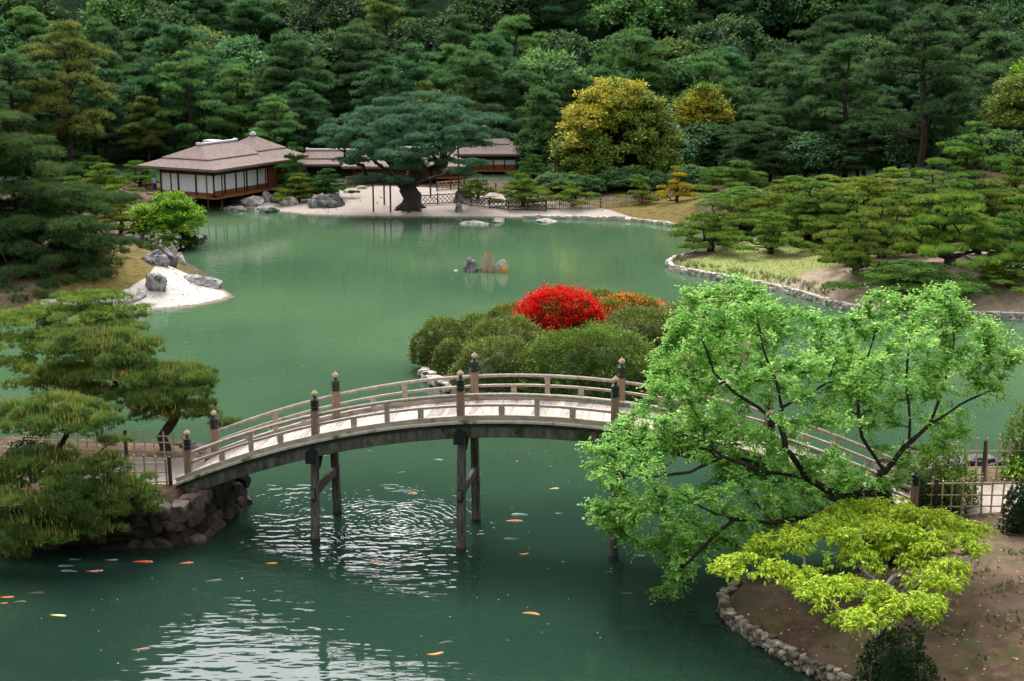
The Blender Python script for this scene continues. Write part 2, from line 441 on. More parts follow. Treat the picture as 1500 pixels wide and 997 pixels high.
def koi_mat(name, c0, c1, scale=4.0, at=.5):
    m, nt, b = new_mat(name); n = noise_tex(nt, scale, 2, .5)
    L(nt, ramp(nt, n, [(at - .03, c0), (at + .03, c1)]), b.inputs['Base Color']); b.inputs['Roughness'].default_value = .45; return m
M['koi_orange'] = koi_mat('koi_orange', (.85, .22, .03), (.88, .30, .05))
M['koi_red'] = koi_mat('koi_red_white', (.80, .09, .02), (.80, .66, .55), 3.0, .6)
M['koi_gold'] = koi_mat('koi_gold', (.80, .50, .12), (.85, .60, .25))
M['koi_white'] = koi_mat('koi_white', (.13, .21, .17), (.22, .30, .24))
M['koi_black'] = koi_mat('koi_black', (.02, .03, .025), (.035, .045, .035))
M['koi_brown'] = koi_mat('koi_brown', (.13, .09, .04), (.20, .13, .05))

# ground: one sheet whose cover (gravel, grass, moss, soil) follows painted masks
m, nt, b = new_mat('garden_ground')
big = noise_tex(nt, .35, 5, .6, 'pos'); mid = noise_tex(nt, 2.2, 6, .65, 'pos'); fine = noise_tex(nt, 14, 4, .7, 'pos')
soil = ramp(nt, mid, [(.3, (.045, .027, .017)), (.55, (.098, .061, .039)), (.75, (.175, .112, .076))])
soil = mix(nt, ramp(nt, big, [(.45, (0, 0, 0)), (.65, (1, 1, 1))]), soil, (.165, .11, .078))
grass = ramp(nt, mid, [(.3, (.11, .15, .035)), (.7, (.24, .27, .080))]); grass = mix(nt, math_n(nt, 'MULTIPLY', fine, .5), grass, (.25, .22, .09))
moss = ramp(nt, mid, [(.35, (.075, .060, .020)), (.55, (.15, .115, .030)), (.75, (.17, .095, .04))])
grav = ramp(nt, fine, [(.3, (.22, .178, .148)), (.55, (.37, .31, .265)), (.8, (.46, .395, .345))])
sand = ramp(nt, fine, [(.3, (.33, .295, .26)), (.55, (.50, .465, .43)), (.8, (.62, .58, .54))]); sand = mix(nt, ramp(nt, mid, [(.38, (.55, .55, .55)), (.58, (0, 0, 0))]), sand, (.36, .32, .275)); grav = mix(nt, attr(nt, 'sand'), grav, sand)
gz = N(nt, 'ShaderNodeSeparateXYZ'); L(nt, N(nt, 'ShaderNodeNewGeometry').outputs['Position'], gz.inputs[0])
damp = ramp(nt, math_n(nt, 'ADD', gz.outputs['Z'], math_n(nt, 'MULTIPLY_ADD', mid, .10, -.05)), [(.055, (.45, .40, .36)), (.095, (1, 1, 1))]); grav = mix(nt, 1.0, grav, damp, 'MULTIPLY')
hillc = ramp(nt, mid, [(.3, (.014, .032, .018)), (.7, (.06, .11, .05))])
dry = ramp(nt, mid, [(.3, (.20, .145, .10)), (.55, (.31, .235, .17)), (.75, (.38, .30, .22))])
def mask(name):
    s = math_n(nt, 'ADD', attr(nt, name), math_n(nt, 'MULTIPLY_ADD', mid, .5, -.25))
    s = math_n(nt, 'MULTIPLY_ADD', fine, .2, math_n(nt, 'ADD', s, -.1))
    return ramp(nt, s, [(.44, (0, 0, 0)), (.58, (1, 1, 1))])
def mask_hard(name):
    s = math_n(nt, 'MULTIPLY_ADD', fine, .14, math_n(nt, 'ADD', attr(nt, name), -.07))
    return ramp(nt, s, [(.47, (0, 0, 0)), (.54, (1, 1, 1))])
lit = N(nt, 'ShaderNodeTexVoronoi'); lit.inputs['Scale'].default_value = 3.6; lit.inputs['Randomness'].default_value = 1.0; L(nt, N(nt, 'ShaderNodeNewGeometry').outputs['Position'], lit.inputs['Vector'])
lsp = ramp(nt, lit.outputs['Distance'], [(.10, (1, 1, 1)), (.16, (0, 0, 0))]); lpick = ramp(nt, lit.outputs['Color'], [(.42, (0, 0, 0)), (.46, (1, 1, 1))]); lcol = ramp(nt, lit.outputs['Color'], [(.3, (.30, .16, .05)), (.8, (.48, .36, .16))])
tuft = ramp(nt, noise_tex(nt, .9, 6, .7, 'pos'), [(.50, (0, 0, 0)), (.62, (1, 1, 1))]); soil = mix(nt, math_n(nt, 'MULTIPLY', tuft, .8), soil, (.075, .080, .030))
soil = mix(nt, math_n(nt, 'MULTIPLY', math_n(nt, 'MULTIPLY', lsp, lpick), .9), soil, lcol)
c = mix(nt, mask('dry'), soil, dry); c = mix(nt, mask('grass'), c, grass); c = mix(nt, mask('moss'), c, moss); c = mix(nt, mask_hard('gravel'), c, grav); c = mix(nt, mask('hill'), c, hillc)
vor = N(nt, 'ShaderNodeTexVoronoi'); vor.inputs['Scale'].default_value = 5.0; L(nt, N(nt, 'ShaderNodeNewGeometry').outputs['Position'], vor.inputs['Vector'])
L(nt, c, b.inputs['Base Color']); b.inputs['Roughness'].default_value = .95; b.inputs['Specular IOR Level'].default_value = .1
bump(nt, b, math_n(nt, 'ADD', mid, math_n(nt, 'MULTIPLY', fine, .5)), .6, .06); M['ground'] = m

# water: milky jade pond, rippled
m, nt, b = new_mat('pond_water')
pos = N(nt, 'ShaderNodeNewGeometry').outputs['Position']
t1 = noise_tex(nt, .045, 3, .5, 'pos')
near_shade = ramp(nt, t1, [(.35, (.011, .027, .019)), (.65, (.017, .042, .026))]); far_pale = ramp(nt, t1, [(.35, (.044, .092, .050)), (.65, (.078, .140, .066))])
dv = N(nt, 'ShaderNodeVectorMath', operation='DISTANCE'); L(nt, pos, dv.inputs[0]); dv.inputs[1].default_value = (-1, 36, 0)   # shade over the near pond put into its colour, paler beyond
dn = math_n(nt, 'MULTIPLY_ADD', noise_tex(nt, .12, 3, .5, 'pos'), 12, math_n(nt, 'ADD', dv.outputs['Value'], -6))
L(nt, mix(nt, ramp(nt, math_n(nt, 'DIVIDE', dn, 50), [(.26, (0, 0, 0)), (.80, (1, 1, 1))]), near_shade, far_pale), b.inputs['Base Color'])
b.inputs['Roughness'].default_value = .025; b.inputs['IOR'].default_value = 1.33; b.inputs['Specular IOR Level'].default_value = .5
def ring(cx, cy, wl, amp, fall, inner=0.0):
    v = N(nt, 'ShaderNodeVectorMath', operation='DISTANCE'); L(nt, pos, v.inputs[0]); v.inputs[1].default_value = (cx, cy, 0)
    r = v.outputs['Value']; wob = math_n(nt, 'MULTIPLY', noise_tex(nt, .8, 3, .6, 'pos'), 1.7)
    s = math_n(nt, 'SINE', math_n(nt, 'MULTIPLY', math_n(nt, 'ADD', r, wob), 2 * math.pi / wl))
    e = math_n(nt, 'POWER', 2.718, math_n(nt, 'MULTIPLY', math_n(nt, 'MULTIPLY', r, r), -1.0 / fall ** 2))
    brk = ramp(nt, noise_tex(nt, .55, 3, .6, 'pos'), [(.36, (.1, .1, .1)), (.62, (1, 1, 1))])
    return math_n(nt, 'MULTIPLY', math_n(nt, 'MULTIPLY', s, brk), math_n(nt, 'MULTIPLY', e, amp))
def blob(cx, cy, rx, ry, p=2.0):
    s = N(nt, 'ShaderNodeVectorMath', operation='SUBTRACT'); L(nt, pos, s.inputs[0]); s.inputs[1].default_value = (cx, cy, 0)
    k = N(nt, 'ShaderNodeVectorMath', operation='MULTIPLY'); L(nt, s.outputs[0], k.inputs[0]); k.inputs[1].default_value = (1 / rx, 1 / ry, 0)
    l = N(nt, 'ShaderNodeVectorMath', operation='LENGTH'); L(nt, k.outputs[0], l.inputs[0])
    return math_n(nt, 'POWER', 2.718, math_n(nt, 'MULTIPLY', math_n(nt, 'POWER', l.outputs['Value'], 2 * p), -1.0))
def waves(scale, stretch, amp, detail=2.0):
    return math_n(nt, 'MULTIPLY', math_n(nt, 'ADD', noise_tex(nt, scale, detail, .5, 'pos', stretch), -.5), amp)
WAVE = {}
pc = G(585, 765); c1 = G(520, 820); c2 = G(395, 1010); c3 = G(430, 660)
WAVE['ring'] = ring(pc[0], pc[1], .33, .0125, 3.4)
WAVE['ring2'] = ring(G(420, 735)[0], G(420, 735)[1], .6, .008, 3.2)
ch = waves(1.25, (.75, 2.1, 1), .078, 1.5)
WAVE['choppy'] = math_n(nt, 'MULTIPLY', ch, math_n(nt, 'MAXIMUM', blob(c1[0], c1[1], 4.4, 4.8, 1.4), math_n(nt, 'MULTIPLY', blob(c3[0] + .8, c3[1] + 2, 4.5, 5.0, 1.2), .6)))
WAVE['near'] = math_n(nt, 'MULTIPLY', waves(1.1, (.6, 1.5, 1), .030, 2.0), blob(c2[0], c2[1], 7.5, 3.2, 1.0))
WAVE['all'] = waves(1.5, (.6, 1.6, 1), .010, 2.0)
far = math_n(nt, 'MULTIPLY', waves(2.2, (.5, 1.5, 1), .018, 2.5), ramp(nt, noise_tex(nt, .07, 3, .55, 'pos', (.7, 1.6, 1)), [(.42, (.06, .06, .06)), (.66, (1, 1, 1))]))
sy = N(nt, 'ShaderNodeSeparateXYZ'); L(nt, pos, sy.inputs[0])
mr = N(nt, 'ShaderNodeMapRange'); mr.inputs['From Min'].default_value = 48; mr.inputs['From Max'].default_value = 75; L(nt, sy.outputs['Y'], mr.inputs['Value'])
mr2 = N(nt, 'ShaderNodeMapRange'); mr2.inputs['From Min'].default_value = 112; mr2.inputs['From Max'].default_value = 95; mr2.inputs['To Min'].default_value = .12; L(nt, sy.outputs['Y'], mr2.inputs['Value'])
WAVE['far'] = math_n(nt, 'MULTIPLY', far, math_n(nt, 'MULTIPLY', mr.outputs[0], mr2.outputs[0]))
h = None
for v in WAVE.values(): h = v if h is None else math_n(nt, 'ADD', h, v)
bn = N(nt, 'ShaderNodeBump'); bn.inputs['Strength'].default_value = 1.0; bn.inputs['Distance'].default_value = 1.0
L(nt, h, bn.inputs['Height']); L(nt, bn.outputs['Normal'], b.inputs['Normal']); M['water'] = m

# ------------------------------------------------------------------ world, sun, camera
SUN_EL, SUN_AZ = math.radians(50), math.radians(-10)   # hazy sun high over the hill in front of the viewer
w = bpy.data.worlds.new('World'); scene.world = w; w.use_nodes = True
nt = w.node_tree; bg = nt.nodes['Background']
sky = N(nt, 'ShaderNodeTexSky', sky_type='NISHITA'); sky.sun_disc = False; sky.sun_elevation = SUN_EL; sky.sun_rotation = SUN_AZ
sky.air_density = 1.6; sky.dust_density = 4.0; sky.ozone_density = 1.0
tc = N(nt, 'ShaderNodeTexCoord')
cl = N(nt, 'ShaderNodeTexNoise'); cl.inputs['Scale'].default_value = 2.2; cl.inputs['Detail'].default_value = 5; L(nt, tc.outputs['Generated'], cl.inputs['Vector'])
cf = ramp(nt, cl.outputs['Fac'], [(.30, (.62, .62, .62)), (.62, (.97, .97, .97))])
sdir = (math.sin(SUN_AZ) * math.cos(SUN_EL), math.cos(SUN_AZ) * math.cos(SUN_EL), math.sin(SUN_EL))
dt = N(nt, 'ShaderNodeVectorMath', operation='DOT_PRODUCT'); L(nt, tc.outputs['Generated'], dt.inputs[0]); dt.inputs[1].default_value = sdir
gl = math_n(nt, 'MULTIPLY', math_n(nt, 'POWER', math_n(nt, 'MAXIMUM', dt.outputs['Value'], 0.0), 11.0), 82.0)   # bright veil of thin cloud round the sun
gc = N(nt, 'ShaderNodeCombineColor'); [L(nt, math_n(nt, 'MULTIPLY', gl, k), gc.inputs[i]) for i, k in enumerate((1.0, 1.0, 1.02))]
skyc = mix(nt, cf, sky.outputs[0], (7.6, 7.9, 8.4)); skyc = mix(nt, 1.0, skyc, gc.outputs[0], 'ADD')
L(nt, skyc, bg.inputs['Color']); bg.inputs['Strength'].default_value = 0.095
sl = bpy.data.lights.new('sun', 'SUN'); sl.energy = 1.3; sl.angle = math.radians(14); sl.color = (1, .95, .86)
so = bpy.data.objects.new('sun', sl); COL.objects.link(so)
sd = Vector((math.sin(SUN_AZ) * math.cos(SUN_EL), math.cos(SUN_AZ) * math.cos(SUN_EL), math.sin(SUN_EL)))
so.rotation_euler = sd.to_track_quat('Z', 'Y').to_euler()
cam = bpy.data.cameras.new('camera'); cam.sensor_width = 36; cam.lens = 36 * FPX / 1500; cam.clip_end = 3000; cam.clip_start = 0.5
co = bpy.data.objects.new('camera', cam); COL.objects.link(co); co.location = (0, 0, CAMH); co.rotation_euler = (math.pi / 2 - PITCH, 0, 0)
scene.camera = co
scene.view_settings.view_transform = 'Standard'; scene.view_settings.look = 'None'; scene.view_settings.exposure = 0.75; scene.view_settings.gamma = 1.0
scene.cycles.max_bounces = 6; scene.cycles.diffuse_bounces = 3; scene.cycles.glossy_bounces = 3; scene.cycles.transmission_bounces = 2; scene.cycles.transparent_max_bounces = 4
scene.cycles.caustics_reflective = False

# ------------------------------------------------------------------ terrain
def poly_px(pts, z=0.0): return np.array([G(u, v, z)[:2] for u, v in pts])

SHORE_PX = [(0, 470), (100, 463), (150, 459), (215, 456), (262, 453), (300, 448), (330, 441), (346, 435), (336, 427), (318, 415), (298, 402), (272, 388), (255, 374), (235, 369),
            (262, 364), (285, 359), (293, 352), (283, 340), (274, 326), (284, 313), (303, 307), (322, 304), (350, 306), (400, 311), (450, 316), (520, 318), (600, 319), (680, 319),
            (760, 320), (840, 321), (900, 323), (950, 327), (985, 332), (1020, 337), (1060, 341), (1095, 346), (1115, 351), (1100, 357), (1062, 366), (1020, 375), (990, 383), (978, 390),
            (985, 397), (1010, 403), (1040, 408), (1080, 415), (1120, 423), (1160, 432), (1210, 447), (1250, 456), (1300, 462), (1400, 466), (1500, 469)]
sh = poly_px(SHORE_PX)
LB = np.concatenate([[[-300, sh[0][1] - 4], [-60, sh[0][1] - 1]], sh, [[60, sh[-1][1] - .6], [300, sh[-1][1] - 2], [300, 900], [-300, 900]]])
LA = np.array([(-300, 46.3), (-60, 46.4), (-16.5, 46.4), (-11.55, 46.35), (-11.1, 47.4), (-10.6, 49.2), (-10.4, 50.4), (-11.0, 51.6), (-13, 53.2), (-18, 54), (-24, 55), (-27.5, 59), (-30, 64), (-36, 67), (-60, 69), (-300, 72)])
LC_PX = [(622, 546), (627, 556), (640, 564), (665, 574), (700, 584), (760, 592), (850, 598), (940, 596), (1010, 586), (1060, 566), (1090, 540), (1110, 515), (1100, 490), (1060, 470), (990, 456), (920, 448), (860, 446), (790, 452), (720, 466), (660, 490), (628, 518)]
LC = poly_px(LC_PX)
LD_PX = [(1150, 848), (1128, 852), (1102, 858), (1078, 868), (1060, 884), (1058, 896), (1067, 911), (1101, 937), (1145, 963), (1178, 982), (1228, 1004), (1330, 1050), (1500, 1110)]
LDf = poly_px(LD_PX)
LD = np.concatenate([[[12.1, 44.6], [11.9, 43.3], [10.4, 42.9]], LDf, [[40, 26], [300, 24], [300, 54], [40, 54.2], [18, 53.4], [14.2, 51.4], [12.9, 49.4]]])

def sdf(px, py, poly):
    d2 = np.full(px.shape, 1e18); ins = np.zeros(px.shape, bool); n = len(poly)
    for i in range(n):
        ax, ay = poly[i]; bx, by = poly[(i + 1) % n]
        ex, ey = bx - ax, by - ay; q = ex * ex + ey * ey + 1e-12
        t = np.clip(((px - ax) * ex + (py - ay) * ey) / q, 0, 1)
        d2 = np.minimum(d2, (px - ax - t * ex) ** 2 + (py - ay - t * ey) ** 2)
        if ay != by:
            c = ((ay > py) != (by > py)) & (px < (bx - ax) * (py - ay) / (by - ay) + ax); ins ^= c
    d = np.sqrt(d2); return np.where(ins, d, -d)

def sstep(x, a, b):
    t = np.clip((x - a) / (b - a), 0, 1); return t * t * (3 - 2 * t)

MOUNDS = [  # x, y, rx, ry, height
    (*Y(1400, 380, 92)[:2], 9, 9, 1.5), (*Y(1270, 420, 84)[:2], 7, 6, .7), (*Y(1060, 270, 124)[:2], 6, 8, 1.3), (*Y(1480, 240, 125)[:2], 14, 16, 3.2),
    (*Y(1300, 320, 112)[:2], 12, 10, 1.2), (*Y(100, 395, 96)[:2], 12, 8, 1.0), (*Y(20, 400, 100)[:2], 12, 16, 1.2)]

def ridge(az):
    a = np.degrees(az)
    e = 23.6 + 7.0 * sstep(a, -6.5, 1.0) + 6.0 * sstep(-a, 13.5, 19)
    return np.tan(np.radians(e)) * 292

BEACH = poly_px([(60, 466), (215, 459), (262, 456), (347, 437), (344, 434), (330, 424), (305, 412), (285, 410), (262, 408), (240, 411), (228, 418), (216, 430), (190, 440), (130, 448), (60, 452)], .1)
GRASS = poly_px([(985, 392), (1040, 378), (1106, 354), (1170, 362), (1260, 388), (1275, 400), (1220, 412), (1150, 416), (1090, 412), (1030, 404)], .3)
FARG = poly_px([(318, 300), (420, 292), (470, 290), (560, 284), (700, 290), (860, 304), (985, 329), (1000, 336), (900, 330), (300, 320)], .3)
MOSS = poly_px([(100, 455), (60, 420), (120, 390), (190, 380), (240, 385), (290, 404), (330, 428), (250, 420), (220, 440), (150, 452)], .5)
OCHRE = poly_px([(870, 318), (860, 300), (960, 296), (1010, 300), (1060, 290), (1010, 325), (960, 322)], .5)

DRY = poly_px([(1010, 404), (1100, 400), (1230, 380), (1290, 350), (1420, 350), (1560, 380), (1560, 470), (1300, 460), (1160, 430)], .5)

def terrain(x, y):
    b, a, c, d = sdf(x, y, LB), sdf(x, y, LA), sdf(x, y, LC), sdf(x, y, LD)
    soft = np.clip(sstep(y, 112, 120) + ((x < -12) & (x > -60) & (y < 97)) * 1.0, 0, 1)
    hb_soft = (.62 - .24 * (y < 100)) * (1 - np.exp(-np.maximum(b, 0) / 4.0)) + .05 * np.minimum(np.maximum(b, 0), .5); hb_hard = .42 * sstep(b, 0, .35) + .12 * (1 - np.exp(-np.maximum(b, 0) / 3))
    hb = hb_soft * soft + hb_hard * (1 - soft)
    for (mx, my, rx, ry, mh) in MOUNDS: hb = hb + mh * np.exp(-((x - mx) / rx) ** 2 - ((y - my) / ry) ** 2) * sstep(b, 0, 4)
    hb = hb + .45 * sstep(b, 4, 14) * sstep(y, 105, 125) + .6 * sstep(y, 138, 160)
    az = np.arctan2(x, y)
    q = np.clip((y - 166 + .04 * np.abs(x)) / 165, 0, 1)
    hill = ridge(az) * (q * q * (3 - 2 * q)) 
    hb = hb + np.where(y > 150, hill, 0)
    ha = 1.72 * sstep(a, .05, .5)
    hc = .35 * sstep(c, 0, .3) + .75 * (1 - np.exp(-np.maximum(c, 0) / 2.5))
    hd = .38 * sstep(d, 0, .3) + 1.15 * (1 - np.exp(-np.maximum(d, 0) / 3.2)) + .12 * sstep(x, 12, 16)
    out = np.maximum.reduce([b, a, c, d])
    h = np.where(b > 0, hb, np.where(a > 0, ha, np.where(c > 0, hc, np.where(d > 0, hd, np.maximum(out * .7, -1.3)))))
    camhill = np.clip((30 - y) * .52, 0, 15.6) + np.clip(-y * .62, 0, 70)
    return np.where(y < 30, np.maximum(h, camhill), h), b, a, c, d

def TZ(x, y): return float(terrain(np.array([float(x)]), np.array([float(y)]))[0][0])

xs = np.concatenate([np.arange(-420, -75, 9.0), np.arange(-75, 80, .4), np.arange(80, 421, 9.0)])
ys = np.concatenate([np.arange(-160, 24, 5.0), np.arange(24, 142, .38), np.arange(142, 214, 1.6), np.arange(214, 760, 9.0)])
X, Yg = np.meshgrid(xs, ys); px, py = X.ravel(), Yg.ravel()
Hh, sb, sa, sc, sd_ = terrain(px, py)
nz = np.array([noise.fractal(Vector((x * .5, y * .5, 0)), 1.0, 2.0, 3) if (h > .15 and y < 215) else 0.0 for x, y, h in zip(px, py, Hh)])
Hh = Hh + nz * .05 * (Hh > .15)
far_n = np.array([noise.fractal(Vector((x * .045, y * .045, 3)), 1.0, 2.0, 4) * 9 * min(1, (y - 200) / 60) if y > 200 else 0.0 for x, y in zip(px, py)])
Hh = Hh + far_n
nx, ny = len(xs), len(ys)
i, j = np.meshgrid(np.arange(ny - 1), np.arange(nx - 1), indexing='ij')
F = np.stack([i * nx + j, i * nx + j + 1, (i + 1) * nx + j + 1, (i + 1) * nx + j], -1).reshape(-1, 4)
g = Geo(); g.add(np.stack([px, py, Hh], -1), F)
ground = g.build('ground', M['ground'], smooth=True); ground['kind'] = 'structure'
def soft_mask(s, wdt): return np.clip(.5 + s / (2 * wdt), 0, 1)
path_a = np.minimum(np.minimum(py - 47.75, 50.9 - py), -11.2 - px); path_d = np.minimum(np.minimum(py - np.where(px < 15, 43.9 + (px - 12.2) * .7, 45.9), 48.9 - py), px - 12.2)
gravel = np.maximum.reduce([soft_mask(sdf(px, py, BEACH), .5), soft_mask(sdf(px, py, FARG), 1.0), soft_mask(np.where(sa > 0, path_a, -9), .35), soft_mask(np.where(sd_ > 0, path_d, -9), .35)])
for nm, val in (('gravel', gravel), ('grass', soft_mask(sdf(px, py, GRASS), 2.5)), ('moss', np.maximum(soft_mask(sdf(px, py, MOSS), 1.5), soft_mask(sdf(px, py, OCHRE), 1.5))), ('dry', soft_mask(sdf(px, py, DRY), 2.0)), ('sand', soft_mask(sdf(px, py, BEACH), 1.5)), ('hill', np.where((py > 146) | (py < 25), 1.0, 0.0))):
    at = ground.data.attributes.new(nm, 'FLOAT', 'POINT'); at.data.foreach_set('value', val.astype(np.float32))

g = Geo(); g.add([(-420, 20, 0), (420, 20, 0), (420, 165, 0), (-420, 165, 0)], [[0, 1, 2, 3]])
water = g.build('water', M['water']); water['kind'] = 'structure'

def drop(u, v, z=1.0):
    """where the line of sight through a point of the view meets the ground"""
    for _ in range(8):
        p = G(u, v, z); z = .5 * z + .5 * TZ(p[0], p[1])
    p = G(u, v, z); p[2] = TZ(p[0], p[1]); return p
# ------------------------------------------------------------------ arched bridge
BA = math.radians(-9.0); BC = np.array([1.05, 46.87]); HW = 1.28
ES = np.array([math.cos(BA), math.sin(BA), 0]); EW = np.array([-math.sin(BA), math.cos(BA), 0]); EZ = np.array([0, 0, 1.0])
HALF = 12.55
def zd(s): return 4.75 - s * s / 58.0
def bp(s, w, z): return np.array([BC[0], BC[1], 0]) + ES * s + EW * w + EZ * z
def tang(s):
    k = -2 * s / 58.0; t = ES + EZ * k; t = t / np.linalg.norm(t); return t, np.cross(t, EW)
bridge = thing('arched_bridge', 'long arched weathered timber footbridge with black capped posts over the green pond', 'bridge', (BC[0], BC[1], 0))
BO = np.array(bridge.location[:])
rb = np.random.default_rng(3)
g = Geo(); s = -HALF
while s < HALF - .01:
    t, n = tang(s + .12); obox(g, bp(s + .12, 0, zd(s + .12) - .03), np.array([t, EW, n]), (.117, HW + .12, .03 + rb.normal() * .003), 0, rb.uniform()); s += .245
kid(g.build('deck', M['wood_pale'], bridge, BO))
SS = np.linspace(-HALF - .35, HALF + .35, 61)
def arc_member(name, mat, w, dz, prof, ss=SS, bev=0):
    g = Geo(); path = [bp(s, w, zd(s) + dz) for s in ss]; sweep(g, path, [EW] * len(ss), [tang(s)[1] for s in ss], prof, 0, rb.uniform(.3, .7))
    return kid(g.build(name, mat, bridge, BO, bevel=bev))
def rect(w, h): return [(-w / 2, -h / 2), (w / 2, -h / 2), (w / 2, h / 2), (-w / 2, h / 2)]
for sg in (-1, 1):
    arc_member('edge_board', M['wood_moss'], sg * (HW + .17), -.045, rect(.22, .09), bev=.01)
    arc_member('fascia', M['wood_dark'], sg * (HW + .11), -.16, rect(.12, .135))
    arc_member('girder', M['wood_girder'], sg * (HW - .02), -.43, rect(.30, .40), bev=.015)
    arc_member('kerb_beam', M['wood_rail'], sg * (HW + .06), .085, rect(.20, .17), bev=.015)
    POSTS = [-HALF + .1, -7.75, -2.62, 2.62, 7.75, HALF - .1]
    for a, b in zip(POSTS[:-1], POSTS[1:]):
        ss = np.linspace(a + .11, b - .11, 13)
        oct_ = [(math.cos(q) * .062, math.sin(q) * .062) for q in np.arange(10) * math.pi / 5]
        arc_member('handrail', M['wood_pale'], sg * (HW + .05), .86, oct_, ss)
        arc_member('lower_rail', M['wood_rail'], sg * (HW + .05), .50, rect(.11, .085), ss, .01)
        for q, hh, base in ((.27, .30, .17), (.5, .64, .17), (.73, .30, .17)):
            g = Geo(); sm = a + (b - a) * q; t, n = tang(sm)
            obox(g, bp(sm, sg * (HW + .05), zd(sm) + base + hh / 2 + (.0 if hh < .5 else 0)), np.array([ES, EW, EZ]), (.10 if hh < .5 else .085, .052, hh / 2), 0, rb.uniform())
            if hh > .5: obox(g, bp(sm, sg * (HW + .05), zd(sm) + .77), np.array([ES, EW, EZ]), (.12, .06, .035), 0, .4)
            kid(g.build('baluster', M['wood_rail'], bridge, BO, bevel=.01))
    g = None
# posts, each with a blackened copper sleeve and brass finial
pg = Geo(); obox(pg, (0, 0, .48), np.array([ES, EW, EZ]), (.125, .125, .56), 0, .5)
cg = Geo()
lathe(cg, (0, 0, 1.04), [(.0, -.003), (.148, -.002), (.152, .05), (.14, .055), (.14, .09), (.152, .095), (.152, .12), (.138, .13), (.138, .34), (.15, .345), (.15, .375), (.125, .39), (.10, .425), (.06, .44), (.055, .49), (.0, .491)], 18)
fg = Geo(); lathe(fg, (0, 0, 1.53), [(.05, 0), (.085, .025), (.118, .07), (.118, .10), (.085, .15), (.04, .19), (.018, .225), (0, .25)], 16)
post0 = None
for sg in (-1, 1):
    for sp in POSTS:
        loc = bp(sp, sg * (HW + .02), zd(sp)) - BO
        if post0 is None:
            post0 = kid(pg.build('post', M['wood_post'], bridge, bevel=.015)); cap0 = kid(cg.build('post_cap', M['metal_black'], post0, smooth=False)); fin0 = fg.build('finial', M['metal_brass'], post0, smooth=True); kid(fin0)
            post0.location = loc
        else:
            p = post0.copy(); COL.objects.link(p); p.location = loc; p.parent = bridge
            for c in KIDS[post0]: d = c.copy(); COL.objects.link(d); d.parent = p
# trestles
for sp in (-7.85, -2.62, 2.66, 7.85):
    zt = zd(sp) - .63
    ends = []
    for sg in (-1, 1):
        top, bot = bp(sp, sg * (HW - .12), zt), bp(sp, sg * (HW + .24), -.9)
        g = Geo(); d = bot - top
        n = 8; V = []; k = 10
        for i_ in range(n):
            q = i_ / (n - 1); r = .155 + .02 * q
            V.append([top + d * q + ES * math.cos(a) * r + EW * math.sin(a) * r for a in np.arange(k) * 2 * math.pi / k])
        V = np.array(V).reshape(-1, 3); ii, jj = np.meshgrid(np.arange(n - 1), np.arange(k), indexing='ij'); jn = (jj + 1) % k
        g.add(V, np.stack([ii * k + jj, ii * k + jn, (ii + 1) * k + jn, (ii + 1) * k + jj], -1).reshape(-1, 4))
        leg = kid(g.build('trestle_leg', M['wood_leg'], bridge, BO))
        wet = Geo(); wl = top + d * ((zt - .12) / (zt + .9)); tube(wet, [wl, top + d * ((zt + .3) / (zt + .9))], .182, 10); kid(wet.build('waterline_band', M['wood_dark'], leg, BO))
        ends.append((top, d))
    zc = zt + .12
    g = Geo(); beam(g, bp(sp, -HW - .30, zc), bp(sp, HW + .30, zc), .27, .32); kid(g.build('cap_beam', M['wood_dark'], bridge, BO, bevel=.012))
    for sg in (-1, 1):   # house-shaped metal boots on the beam ends
        g = Geo(); c0 = bp(sp, sg * (HW + .20), zc); prof = [(-.19, -.27), (.19, -.27), (.19, .14), (0, .26), (-.19, .14)]
        sweep(g, [c0, c0 + EW * sg * .2], [ES * sg] * 2, [EZ] * 2, prof); kid(g.build('beam_end_cap', M['metal_black'], bridge, BO))
    q = (zt - 2.0) / (zt + .9) if sp in (-2.62, 2.66) else (zt - 1.75) / (zt + .9)
    a_, b_ = ends[0][0] + ends[0][1] * q, ends[1][0] + ends[1][1] * q
    dd = unit(b_ - a_); g = Geo(); beam(g, a_ - dd * .32, b_ + dd * .32, .14, .30); tb = kid(g.build('tie_beam', M['wood_leg'], bridge, BO, bevel=.012))
    for sg, pt in ((-1, a_), (1, b_)):
        g = Geo(); box(g, pt + dd * sg * .21 - EZ * .02, (.10, .05, .22)); kid(g.build('wedge', M['wood_dark'], tb, BO))
    g = Geo(); beam(g, bp(sp + .12, -HW + .1, zc - .55), bp(sp + .12, -HW + .75, zc + .1), .12, .14); kid(g.build('brace', M['wood_dark'], bridge, BO))
# left foot bracket on the abutment
g = Geo(); obox(g, bp(-HALF + .3, -HW - .2, 1.42), np.array([ES, EW, EZ]), (.13, .08, .3)); kid(g.build('foot_bracket', M['wood_girder'], bridge, BO, bevel=.02))

